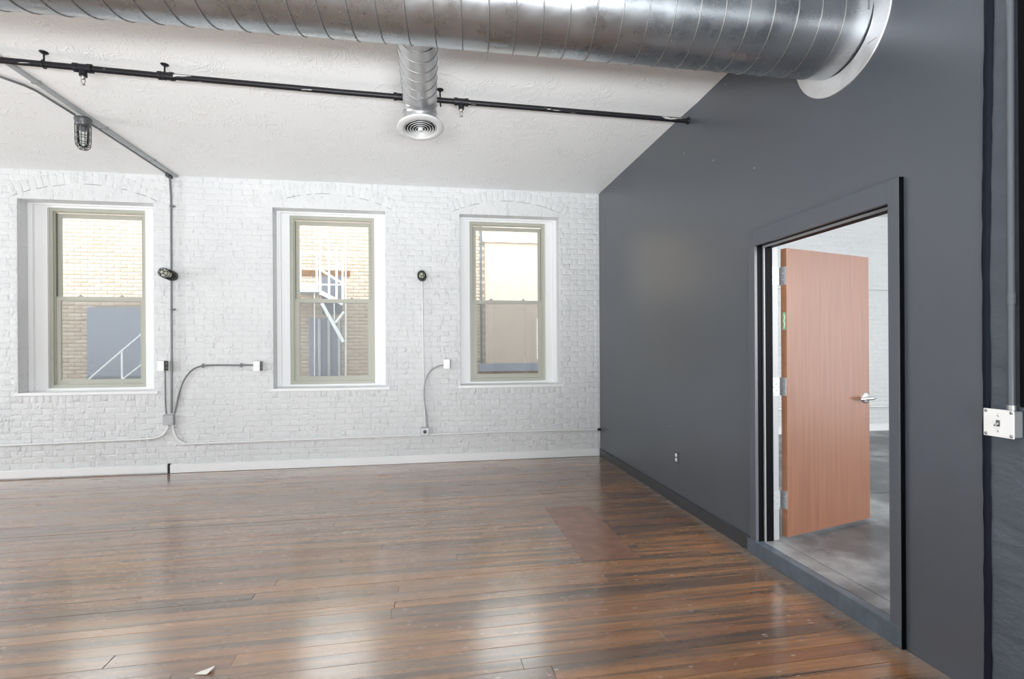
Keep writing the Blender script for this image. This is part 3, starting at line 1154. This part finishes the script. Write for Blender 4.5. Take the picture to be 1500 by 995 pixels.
# gored elbow
RE = 0.135
pts = []
for i in range(5):
    a = PI / 2 * i / 4
    pts.append((BX, YE + RE * math.sin(a), BZ - RE * (1 - math.cos(a))))
mb = MB()
for i in range(len(pts) - 1):
    p, q = Vector(pts[i]), Vector(pts[i + 1])
    mb.tube([p, q], BR + 0.0006 * (i % 2), 40, caps=False)
    mb.tube([p - (q - p) * 0.03, p + (q - p) * 0.07], BR + 0.006, 40, caps=False)
build_w(mb, 'elbow', M['duct_branch'], br, 'gored elbow turning down')
EZ = BZ - RE
EY = YE + RE
mb = MB().lathe([(BR, 0.0), (BR, 0.045), (BR + 0.004, 0.045), (BR + 0.004, 0.05)], (BX, EY, EZ), (0, 0, -1), 40)
build_w(mb, 'register_neck', M['duct_branch'], br)
ZR = EZ - 0.048
tilt = Vector((0.07, -0.14, -1)).normalized()
reg = build_w(MB().lathe([(0.108, -0.012), (0.158, -0.004), (0.160, 0.004), (0.150, 0.009), (0.118, 0.016), (0.112, 0.010), (0.108, -0.012)], (BX, EY, ZR), tilt, 48), 'register', M['aluminium'], br, 'round white register with concentric rings')
off = Vector(br.location)
for k, (ra, rb2, h0, h1) in enumerate(((0.098, 0.106, 0.004, 0.016), (0.080, 0.089, 0.006, 0.018), (0.062, 0.071, 0.008, 0.020), (0.044, 0.053, 0.010, 0.022), (0.026, 0.035, 0.012, 0.023))):
    mb = MB().lathe([(ra + 0.003, h0), (rb2, h1 - 0.004), (rb2 + 0.002, h1 - 0.005), (ra + 0.005, h0 - 0.002)], Vector((BX, EY, ZR)) - off, tilt, 40, closed=True)
    mb.build('register_ring', M['aluminium'], reg)
mb = MB().lathe([(0.001, 0.026), (0.014, 0.025), (0.019, 0.020), (0.019, 0.010)], Vector((BX, EY, ZR)) - off, tilt, 24)
mb.build('register_hub', M['aluminium'], reg)
mb = MB().lathe([(0.001, -0.008), (0.107, -0.008)], Vector((BX, EY, ZR)) - off, tilt, 40)
mb.build('register_throat', M['slot'], reg, 'dark throat behind the rings')

# ------------------------------------------------------------------ sprinkler pipe
PZ = 3.376
pp = [(-6.5, 3.70, PZ), (-2.844, 3.868, PZ), (-1.831, 3.926, PZ), (-0.673, 3.976, PZ), (0.642, 4.012, PZ), (W, 4.053, PZ)]
sp = empty('sprinkler_pipe', 'black sprinkler pipe crossing below the ceiling into the charcoal wall', 'pipe', (W, 4.053, PZ))


def pipe_at(x):
    for (x0, y0, _), (x1, y1, _) in zip(pp, pp[1:]):
        if x0 <= x <= x1:
            return Vector((x, y0 + (y1 - y0) * (x - x0) / (x1 - x0), PZ))
    return Vector((x, 4, PZ))


build_w(MB().tube(pp, 0.0205, 14), 'pipe', M['sprinkler'], sp)
ax = Vector((1, 0.04, 0)).normalized()


def coupling(x, w_, r):
    c_ = pipe_at(x)
    mb = MB().tube([c_ - ax * w_, c_ - ax * w_ * 0.55], r * 1.12, 14)
    mb.tube([c_ - ax * w_ * 0.6, c_ + ax * w_ * 0.6], r, 14)
    mb.tube([c_ + ax * w_ * 0.55, c_ + ax * w_], r * 1.12, 14)
    return mb


for x in (-2.37, 0.235):
    mb = coupling(x, 0.055, 0.027)
    c_ = pipe_at(x)
    mb.tube([c_, c_ + Vector((0, 0, -0.045))], [0.026, 0.022], 12)
    mb.tube([c_ + Vector((0, 0, -0.04)), c_ + Vector((0, 0, -0.058))], 0.024, 6)
    tee = build_w(mb, 'tee', M['black_pipe'], sp)
    cl = c_ - Vector(sp.location)
    mb = MB().lathe([(0.014, 0.055), (0.013, 0.07), (0.008, 0.078), (0.004, 0.08)], cl, (0, 0, -1), 12)
    for s_ in (-1, 1):
        mb.tube([cl + Vector((s_ * 0.011, 0, -0.072)), cl + Vector((s_ * 0.013, 0, -0.09)), cl + Vector((s_ * 0.003, 0, -0.112))], 0.0028, 6)
    mb.lathe([(0.001, 0.113), (0.012, 0.112), (0.013, 0.115), (0.001, 0.117)], cl, (0, 0, -1), 12)
    mb.build('sprinkler_head', M['brass'], tee, 'dull metal pendent sprinkler head')
for x in (-1.86, -0.235):
    build_w(coupling(x, 0.05, 0.0265), 'coupling', M['black_pipe'], sp)
for x in (-2.60, -1.87, 0.07):
    c_ = pipe_at(x)
    mb = MB()
    t_ = Vector((0, 0.029, 0))
    mb.tube([c_ + Vector((0, 0.026 * math.sin(a), 0.026 * math.cos(a))) for a in [2 * PI * i / 16 for i in range(17)]], 0.004, 6)
    mb.tube([c_ + Vector((0, 0, 0.024)), Vector((c_.x, c_.y, ZC - 0.004))], 0.006, 8)
    mb.lathe([(0.001, 0.012), (0.016, 0.012), (0.026, 0.004), (0.028, 0.0)], (c_.x, c_.y, ZC - 0.006), (0, 0, -1), 14)
    if x > 0:
        mb.tube([c_ + Vector((0, -0.02, -0.02)), c_ + Vector((0.004, -0.022, -0.06))], 0.006, 8)
    build_w(mb, 'pipe_hanger', M['black_pipe'], sp, 'black ring hanger screwed to the ceiling')
mb = MB().lathe([(0.021, 0.0), (0.03, 0.0), (0.032, 0.006), (0.021, 0.01)], (W - 0.001, 4.053, PZ), (-1, 0, 0), 16)
build_w(mb, 'escutcheon', M['black_pipe'], sp)

# ------------------------------------------------------------------ ceiling conduits
ZK = ZC - 0.014
mb = MB()
mb.box(-2.962, -2.918, 3.93, D - 0.001, ZC - 0.022, ZC - 0.0005, bev=0.004)
o = mb.build('surface_raceway', M['box_grey'])
tag(o, 'grey flat raceway along the ceiling beside the thinner conduit', 'raceway')
for y in (4.3, 5.1, 5.9):
    MB().box(-2.970, -2.910, y, y + 0.02, ZC - 0.025, ZC - 0.0008, bev=0.002).build('strap', M['conduit'], o)
mb = MB()
mb.tube([(-4.2, 4.12, ZK), (-3.30, 4.20, ZK), (-3.14, 4.255, ZK), (-3.11, 4.30, ZK), (-3.06, 4.37, ZK), (-3.035, 4.45, ZK), (-3.02, 4.85, ZK)], 0.0095, 10)
mb.tube([(-3.015, 4.95, ZK), (-3.0, 5.1, ZK), (-2.996, D - 0.09, ZK)], 0.0095, 10)
o = mb.build('ceiling_conduit', M['conduit_dark'])
tag(o, 'thin grey ceiling conduit feeding the hanging cage lamp, bent at its left end', 'conduit')
o['group'] = 'electrical conduits'
MB().box(-3.016, -2.976, D - 0.10, D - 0.004, ZC - 0.045, ZC - 0.001, bev=0.006).build('elbow_fitting', M['box_dark'], o, 'dark pulling elbow in the corner')


# ------------------------------------------------------------------ cage lamps
def cage_lamp(name, label, mat, n_rib, rc, lc, group, jar='bulb'):
    """built along +z of its own frame: base at the origin"""
    t = empty(name, label, 'lamp', group=group)
    MB().lathe([(0.001, 0.0), (rc * 1.02, 0.0), (rc * 1.05, 0.012), (rc * 1.0, 0.03), (rc * 0.92, 0.045), (rc * 0.92, 0.062), (rc * 0.7, 0.07), (0.001, 0.07)], (0, 0, 0), (0, 0, 1), 24).build('base', mat, t)
    MB().lathe([(0.022, 0.065), (0.024, 0.10), (0.018, 0.108), (0.001, 0.11)], (0, 0, 0), (0, 0, 1), 16).build('socket', mat, t)
    MB().lathe([(rc * 0.62, 0.068), (rc * 0.66, 0.10), (rc * 0.64, lc - 0.06), (rc * 0.45, lc - 0.025), (0.001, lc - 0.018)], (0, 0, 0), (0, 0, 1), 20).build('jar', M[jar], t, 'glass jar')
    mb = MB()
    for k in range(n_rib):
        a = 2 * PI * k / n_rib + 0.2
        c_, s_ = math.cos(a), math.sin(a)
        mb.tube([(rc * 0.95 * c_, rc * 0.95 * s_, 0.05), (rc * 0.93 * c_, rc * 0.93 * s_, lc * 0.72), (rc * 0.83 * c_, rc * 0.83 * s_, lc * 0.9), (rc * 0.5 * c_, rc * 0.5 * s_, lc * 0.985), (rc * 0.2 * c_, rc * 0.2 * s_, lc)], 0.0036, 6)
    for h_, r_ in ((0.45, 0.94), (0.66, 0.935), (0.86, 0.87), (0.985, 0.45)):
        mb.tube([(rc * r_ * math.cos(a), rc * r_ * math.sin(a), lc * h_) for a in [2 * PI * i / 24 for i in range(25)]], 0.0034, 6)
    mb.build('cage', mat, t, 'wire guard')
    return t


l1 = cage_lamp('cage_lamp', 'grey cage lamp hanging from the ceiling conduit', M['cage_lamp_grey'], 6, 0.060, 0.27, 'caged lamps', 'glass')
l1.location = (-2.985, 4.90, ZC - 0.024)
l1.rotation_euler = (PI, 0, 0)
l2 = cage_lamp('cage_lamp', 'black cage lamp on the dark wall conduit between left and middle windows', M['cage_lamp_black'], 6, 0.058, 0.22, 'caged lamps')
l2.location = (-2.975, D - 0.05, 2.29)
l2.rotation_euler = (PI / 2 - 0.10, 0, 0.25)
l2.rotation_euler = (PI / 2 - 0.06, 0, 0)
l3 = cage_lamp('cage_lamp', 'black cage lamp atop the white conduit between middle and right windows', M['cage_lamp_black'], 6, 0.054, 0.2, 'caged lamps')
l3.location = (-0.125, D - 0.05, 2.322)
l3.rotation_euler = (PI / 2 - 0.03, 0, 0)
for l_, z0 in ((l2, 0), (l3, 0)):
    MB().lathe([(0.001, -0.046), (0.05, -0.046), (0.052, -0.04), (0.052, 0.0), (0.001, 0.0)], (0, 0, 0), (0, 0, 1), 20).build('mounting_box', M['cage_lamp_black'], l_)


# ------------------------------------------------------------------ wall conduits and boxes
def conduit(name, pts, r, mat, label, straps=(), strap_mat=None):
    o = MB().tube(pts, r, 10).build(name, mat)
    tag(o, label, 'conduit', 'electrical conduits')
    for (x, y, z_, vert) in straps:
        mb = MB()
        if vert:
            mb.box(x - 0.028, x + 0.028, y, y + 0.018, z_ - 0.008, z_ + 0.008)
        else:
            mb.box(x - 0.008, x + 0.008, y, y + 0.018, z_ - 0.025, z_ + 0.025)
        mb.build('strap', strap_mat or mat, o)
    return o


def smooth(pts, n=6):
    P_ = [Vector(p) for p in pts]
    out = []
    for i in range(len(P_) - 1):
        p0 = P_[max(i - 1, 0)]
        p1, p2 = P_[i], P_[i + 1]
        p3 = P_[min(i + 2, len(P_) - 1)]
        for k in range(n):
            t = k / n
            out.append(0.5 * ((2 * p1) + (-p0 + p2) * t + (2 * p0 - 5 * p1 + 4 * p2 - p3) * t * t + (-p0 + 3 * p1 - 3 * p2 + p3) * t ** 3))
    out.append(P_[-1])
    return out


YW = D - 0.028
conduit('wall_conduit', [(-2.985, D - 0.055, ZC - 0.045), (-2.976, YW - 0.018, 3.2), (-2.982, YW - 0.018, 1.5), (-2.990, YW - 0.012, 0.70)], 0.0115, M['conduit_dark'],
        'tall dark grey vertical conduit from the ceiling corner down to the junction box', [(-2.976, D - 0.028, 3.1, True), (-2.98, D - 0.028, 1.9, True)])
conduit('wall_conduit', smooth([(-3.062, YW, 1.19), (-3.06, YW, 1.0), (-3.058, YW, 0.8), (-3.05, YW, 0.69)]), 0.0085, M['conduit_dark'],
        'thin short conduit below the leftmost wall outlet box, beside the tall one')
conduit('wall_conduit', smooth([(-2.086, YW, 1.246), (-2.3, YW, 1.246), (-2.55, YW, 1.25), (-2.70, YW, 1.235), (-2.80, YW, 1.17), (-2.875, YW, 1.05), (-2.92, YW, 0.9), (-2.945, YW, 0.78), (-2.965, YW, 0.69)]), 0.009, M['conduit_dark'],
        'thin grey conduit arching right from the junction box towards the middle window', [(-2.66, D - 0.03, 1.245, False), (-2.24, D - 0.03, 1.246, False)])
conduit('wall_conduit', smooth([(-7.5, YW, 0.36), (-4.75, YW, 0.385), (-3.5, YW, 0.405), (-3.24, YW, 0.412), (-3.13, YW, 0.43), (-3.06, YW, 0.48), (-3.025, YW, 0.56)]), 0.013, M['conduit_white'],
        'white painted low conduit running left from the junction box under the leftmost window', [(-3.25, D - 0.03, 0.411, False), (-3.33, D - 0.03, 0.41, False)])
conduit('wall_conduit', smooth([(-2.985, YW, 0.565), (-2.965, YW, 0.47), (-2.92, YW, 0.385), (-2.84, YW, 0.345), (-2.7, YW, 0.338), (-0.5, YW, 0.352), (1.0, YW, 0.36), (W - 0.004, YW, 0.352)]), 0.0125, M['conduit_white'],
        'white painted low conduit running right from the junction box to the charcoal wall', [(-2.60, D - 0.03, 0.34, False), (0.3, D - 0.03, 0.357, False)])
conduit('wall_conduit', [(-0.124, YW, 2.28), (-0.118, YW, 1.5), (-0.113, YW, 0.95), (-0.10, YW, 0.46)], 0.0115, M['conduit_white'],
        'white painted vertical conduit from the wall cage lamp down to the low box')
conduit('wall_conduit', smooth([(0.135, YW - 0.008, 1.222), (0.06, YW - 0.01, 1.205), (-0.03, YW - 0.01, 1.145), (-0.088, YW - 0.02, 1.04), (-0.112, YW - 0.026, 0.9), (-0.10, YW - 0.022, 0.72), (-0.078, YW - 0.014, 0.58), (-0.075, YW - 0.01, 0.45)]), 0.009, M['conduit'],
        'grey flexible conduit curving from the low box to the right window outlet box')
o = MB().box(W - 0.05, W - 0.001, D - 0.045, D - 0.012, 0.338, 0.366, bev=0.004).build('conduit_fitting', M['black_pipe'])
tag(o, 'small black conduit fitting at the corner of charcoal and brick walls', 'fitting')


def junction(name, label, x0, x1, z0, z1, dep, mat, group='junction boxes'):
    t = empty(name, label, 'junction box', ((x0 + x1) / 2, D, (z0 + z1) / 2), group)
    w_, h_ = (x1 - x0) / 2, (z1 - z0) / 2
    MB().box(-w_, w_, -dep, -0.004, -h_, h_, bev=0.003).build('body', mat, t)
    MB().box(-w_ * 0.96, w_ * 0.96, -dep - 0.004, -dep - 0.0005, -h_ * 0.96, h_ * 0.96, bev=0.0012).build('cover', M['box_grey'], t)
    for sx, sz in ((-1, 1), (1, -1)):
        MB().lathe([(0.001, 0.003), (0.005, 0.002), (0.006, 0.0)], (sx * w_ * 0.75, -dep - 0.004, sz * h_ * 0.75), (0, -1, 0), 8).build('screw', M['conduit'], t)
    return t


junction('junction_box', 'grey steel junction box below the tall dark conduit', -3.076, -2.966, 0.566, 0.682, 0.055, M['box_grey'])
j2 = junction('junction_box', 'small grey box low on the wall below the white vertical conduit', -0.152, -0.052, 0.348, 0.445, 0.05, M['box_grey'])
MB().lathe([(0.001, 0.012), (0.014, 0.012), (0.016, 0.004), (0.022, 0.0)], (0, -0.054, 0), (0, -1, 0), 14).build('knob', M['box_dark'], j2)


def outlet_box(label, x, z_, dep=0.10, w_=0.036, h_=0.058):
    t = empty('outlet_box', label, 'outlet', (x, D, z_), 'surface outlet boxes')
    MB().box(-w_, w_, -dep, -0.004, -h_, h_, bev=0.003).build('body', M['white_plate'], t, 'white painted box body')
    pl = MB().box(w_, w_ + 0.004, -dep * 0.98, -0.012, -h_ * 0.96, h_ * 0.96, bev=0.0012).build('device_plate', M['box_dark'], t, 'dark steel plate on the side')
    for s_ in (-1, 1):
        MB().lathe([(0.001, 0.003), (0.017, 0.003), (0.018, 0.0)], (w_ + 0.004, -dep * 0.55, s_ * 0.024), (1, 0, 0), 16).build('receptacle', M['conduit'], pl)
    return t


outlet_box('white-faced outlet box right of the leftmost window, above the junction box', -3.075, 1.25)
outlet_box('white-faced outlet box left of the middle window, at the end of the arching conduit', -2.045, 1.236)
outlet_box('white-faced outlet box left of the right window', 0.172, 1.238, 0.075, 0.04, 0.06)

# outlet on the charcoal wall
t = empty('wall_outlet', 'duplex outlet with white sockets in a dark plate on the charcoal wall', 'outlet', (W, 4.296, 0.425))
MB().box(-0.006, -0.0005, -0.038, 0.038, -0.06, 0.06, bev=0.0015).build('plate', M['dark_trim'], t)
for s_ in (-1, 1):
    rc = MB().lathe([(0.001, 0.004), (0.015, 0.004), (0.0165, 0.0)], (-0.006, 0, s_ * 0.021), (-1, 0, 0), 16).build('receptacle', M['white_plate'], t, 'white socket')
    mb = MB()
    for q in (-0.006, 0.006):
        mb.box(-0.0108, -0.0098, q - 0.0012, q + 0.0012, s_ * 0.021 - 0.005, s_ * 0.021 + 0.005)
    mb.build('slot', M['slot'], rc)

# switch box, its conduit and the black riser
t = empty('switch_box', 'white toggle switch box on the blue-grey plaster at the right edge', 'switch', (W, 1.620, 1.124))
MB().box(-0.042, -0.0005, -0.05, 0.05, -0.05, 0.05, bev=0.004).build('body', M['box_grey'], t, 'grey steel box body')
pl = MB().box(-0.046, -0.0425, -0.053, 0.053, -0.053, 0.053, bev=0.0015).build('cover', M['white_plate'], t, 'raised white cover')
MB().box(-0.05, -0.046, -0.006, 0.006, -0.012, 0.012, bev=0.001).build('toggle_slot', M['box_dark'], pl)
MB().tube([(-0.048, 0, 0.0), (-0.064, 0, -0.008)], [0.0045, 0.0035], 10).build('toggle', M['chrome'], pl)
for s_ in (-1, 1):
    MB().lathe([(0.001, 0.003), (0.004, 0.002), (0.005, 0.0)], (-0.046, 0, s_ * 0.03), (-1, 0, 0), 10).build('screw', M['chrome'], pl)
for sy in (-1, 1):
    for sz in (-1, 1):
        MB().lathe([(0.001, 0.002), (0.0055, 0.0015), (0.0065, 0.0)], (-0.046, sy * 0.044, sz * 0.044), (-1, 0, 0), 10).build('corner_screw', M['conduit'], pl)
o = MB().tube([(W - 0.016, 1.597, 1.178), (W - 0.014, 1.597, 2.2), (W - 0.014, 1.592, ZC - 0.002)], 0.0115, 12).build('switch_conduit', M['dark_trim'])
tag(o, 'blue-grey painted vertical conduit above the white switch box', 'conduit', 'electrical conduits')
for z_ in (1.60,):
    MB().tube([(W - 0.015, 1.597, z_ - 0.02), (W - 0.015, 1.597, z_ + 0.02)], 0.0145, 12).build('coupling', M['dark_trim'], o)
MB().tube([(W - 0.016, 1.597, 1.175), (W - 0.016, 1.597, 1.195)], 0.0145, 12).build('connector', M['conduit'], o, 'bare metal connector')
o = MB().box(W - 0.016, W - 0.0005, 1.44, 1.571, 1.19, ZC - 0.001, bev=0.004).build('black_band', M['black_jamb'])  # plain black strip beside the conduit
tag(o, 'black vertical riser at the right edge above the white switch box', 'band')

# paper scrap on the boards
mb = MB()
vs = [(0, 0, 0.0025), (0.055, -0.012, 0.004), (0.078, 0.006, 0.022), (0.07, 0.034, 0.012), (0.04, 0.022, 0.006), (0.018, 0.02, 0.0022),
      (0.06, 0.012, 0.010)]
mb.add(vs, [(0, 1, 6, 5), (1, 2, 6), (2, 3, 6), (3, 4, 6), (4, 5, 6)], False)
o = mb.build('paper_scrap', M['paper'])
o.location = (-1.04, 2.40, 0.0)
md = o.modifiers.new('thickness', 'SOLIDIFY')
md.thickness = 0.0008
tag(o, 'small torn scrap of pale paper lying on the floorboards', 'paper')

# ------------------------------------------------------------------ across the alley
YA = 10.0
bd = empty('brick_building', 'tan brick building across the alley behind the windows', 'building', (0, YA, -0.6))


def bpart(mb, name, mat, label=None, kind=None, parent=None):
    mb.v = [(x, y - YA, z_ + 0.6) for x, y, z_ in mb.v]
    return mb.build(name, mat, parent or bd, label, kind)


bpart(MB().box(-12, 5.5, YA, YA + 0.4, -0.6, 4.1), 'wall', M['mortar'])
tb = [brick_mesh('brick', M['tan_brick'], BW, BH, 0.006, rbk, 0.006) for _ in range(6)]
ST = (1.035, 2.30, 1.13, 3.545)   # stucco panel x0,x1,z0,z1
cells3 = []
row = 0
z = 0.55
while z < 4.0:
    a = -7.4 + (row % 2) * BL / 2
    while a < 3.0:
        x0, x1 = a, a + BL - 0.008
        ok = True
        xm = (x0 + x1) / 2
        if -5.99 < xm < -4.9 and z < 2.20:
            ok = False
        if ST[0] - 0.06 < xm and z < 3.95:
            ok = False
        if ok:
            cells3.append((x0, x1, z, BH))
        a += BL
    z += COURSE
    row += 1


def seen(c_):
    """is the brick's centre seen through one of the three windows"""
    xm, zm = (c_[0] + c_[1]) / 2, c_[2] + BH / 2
    t_ = (FY + 0.05) / YA
    px, pz = xm * t_, CAM_H + (zm - CAM_H) * t_
    return any(f0 + 0.06 < px < f1 - 0.06 for f0, f1 in FR) and FZ0 + 0.07 < pz < FZ1 - 0.07


cells3.sort(key=lambda c_: (0 if seen(c_) else 1, c_[0]))
for c_ in cells3[:295]:
    o = place_brick(tb[rbk.randrange(6)], 'brick', c_[0], c_[1], c_[2] + 0.6, c_[3], 0.0, bd)
mb = MB()
for (x0, x1, z0, h_) in cells3[295:]:
    me = tb[rbk.randrange(6)]
    sx = (x1 - x0) / BW
    cx, cz = (x0 + x1) / 2, z0 + h_ / 2
    mb.add([(cx + q.co.x * sx, YA + q.co.y, cz + q.co.z) for q in me.vertices], [tuple(p.vertices) for p in me.polygons], True)
bpart(mb, 'brickwork', M['tan_brick'], kind='stuff')
bpart(MB().box(-6.02, -4.7, YA - 0.05, YA, -0.6, 2.2), 'metal_shutter', M['blue_panel'], 'blue-grey flat metal shutter')
bpart(MB().box(-6.02, -4.7, YA - 0.06, YA - 0.051, 0.75, 0.98), 'shutter_base', M['dark_panel'])
bpart(MB().box(ST[0], 5.5, YA - 0.02, YA, ST[2], ST[3]), 'stucco_panel', M['stucco'], 'peach stucco field')
bpart(MB().box(ST[0] - 0.05, 5.5, YA - 0.07, YA, ST[3], ST[3] + 0.10), 'ledge', M['pale_band'], 'pale projecting ledge')
bpart(MB().box(ST[0] - 0.05, 5.5, YA - 0.012, YA, ST[3] + 0.10, 4.1), 'upper_band', M['tan_brick'])
bpart(MB().box(ST[0] - 0.12, 5.5, YA - 0.10, YA, 0.98, ST[2]), 'base_flashing', M['blue_panel'], 'blue-grey flashing')
bpart(MB().box(ST[0] - 0.12, 5.5, YA - 0.08, YA, -0.6, 0.98), 'base_wall', M['brown_brick'], 'brown masonry base')
bpart(MB().tube([(0.955, YA - 0.05, 0.6), (0.955, YA - 0.05, 4.1)], 0.02, 8), 'downpipe', M['box_dark'], 'thin dark pipe')
bpart(MB().box(-2.30, -1.72, YA - 0.03, YA, -0.6, 2.02), 'service_door', M['blue_panel'], 'grey service door')
bpart(MB().box(-2.06, -1.70, YA - 0.03, YA, 2.10, 2.82), 'dark_window', M['dark_panel'], 'dark window behind the fire escape')
bpart(MB().box(-2.65, -1.55, YA - 0.02, YA, 2.82, 2.93), 'dark_lintel', M['brown_brick'])
mb = MB()
for x in (-2.10, -1.93, -1.75):
    mb.tube([(x, YA - 0.08, -0.5), (x, YA - 0.08, 2.0)], 0.025, 8)
bpart(mb, 'pipe_stack', M['box_grey'], 'grey vertical pipes')

tag(MB().box(-12, 6, D + 0.4, YA, -0.75, -0.6).build('alley_ground', M['asphalt']), 'dark asphalt ground of the alley between the buildings', 'ground', kind='structure')

# pixel-measured layout of the fire escape, on a plane in front of the far wall
YF = 9.45


def at(u, v_, y=YF):
    du, dv = u - 750.0, v_ - 511.35
    cr, sr = math.cos(-0.0061), math.sin(-0.0061)
    x_, z_ = (cr * du + sr * dv) / 738.9, -(-sr * du + cr * dv) / 738.9
    d_ = Vector((math.cos(0.156) * x_ + math.sin(0.156), -math.sin(0.156) * x_ + math.cos(0.156), z_))
    q = d_ * (y / d_.y)
    return Vector((q.x, y, q.z + CAM_H))


fe = empty('fire_escape', 'white steel fire escape stair seen through the middle window', 'fire escape', (0, YF, 0))


def fbar(name, pts, r, dy=0.0):
    q = [at(*p) - Vector((0, YF, 0)) + Vector((0, dy, 0)) for p in pts]
    return MB().tube(q, r, 8).build(name, M['white_metal'], fe)


for (u, a, b_) in ((469, 330, 432), (482, 348, 438), (493, 362, 438), (501.7, 369, 445), (464, 368, 424), (440, 366, 424)):
    fbar('post', [(u, a), (u, b_)], 0.017)
for (u0, u1, v_) in ((425, 501.7, 370), (425, 501.7, 393), (425, 501.7, 417), (425, 465, 423)):
    fbar('rail', [(u0, v_), (u1, v_)], 0.014, 0.02)
for (p, q, r) in (((469, 366.5), (502, 391.7), 0.02), ((469, 395), (502, 415.5), 0.02), ((469, 337), (482, 351), 0.014)):
    fbar('handrail', [p, q], r, -0.02)
# treads' side plates and the hanging stringer with its brace
for (p, q, hgt) in (((469, 428), (502, 445), 0.07), ((471.5, 444.5), (503, 501), 0.055)):
    A, B_ = at(*p) - Vector((0, YF, 0)), at(*q) - Vector((0, YF, 0))
    mb = MB()
    n_ = (B_ - A).normalized().cross(Vector((0, 1, 0))) * hgt / 2
    vs = [A + n_, B_ + n_, B_ - n_, A - n_]
    vs = [v_ + Vector((0, s_, 0)) for s_ in (-0.015, 0.015) for v_ in vs]
    mb.add(vs, [(0, 1, 2, 3), (7, 6, 5, 4), (0, 4, 5, 1), (1, 5, 6, 2), (2, 6, 7, 3), (3, 7, 4, 0)])
    mb.build('stringer', M['white_metal'], fe)
fbar('brace', [(491.6, 473), (503.7, 457)], 0.022)
fbar('hanger_rod', [(489.6, 445), (489.6, 472)], 0.009)
fbar('ladder_rail', [(506, 340), (506, 562)], 0.011, 0.03)
fbar('ladder_rail', [(460, 424), (460, 562)], 0.008, 0.03)
A, B_ = at(425, 424) - Vector((0, YF, 0)), at(470, 428) - Vector((0, YF, 0))
MB().box(A.x, B_.x, -0.05, 0.5, A.z - 0.05, A.z).build('platform', M['box_grey'], fe, 'grey grating platform')

YS = 9.35
sr_ = empty('stair_railing', 'thin white stair railing seen low in the leftmost window', 'railing', (0, YS, 0))
o0 = Vector((0, YS, 0))
MB().tube([at(126, 559.5, YS) - o0, at(178, 514.5, YS) - o0, at(222, 477, YS) - o0], 0.014, 8).build('handrail', M['white_metal'], sr_)
MB().tube([at(176, 559, YS) - o0, at(222, 523, YS) - o0], 0.014, 8).build('lower_rail', M['white_metal'], sr_)
p_ = at(178.5, 514.5, YS) - o0
MB().tube([p_, (p_.x, 0, -0.6)], 0.015, 8).build('post', M['white_metal'], sr_)
p_ = at(126, 559.5, YS) - o0
MB().tube([p_, (p_.x, 0, -0.6)], 0.015, 8).build('post', M['white_metal'], sr_)
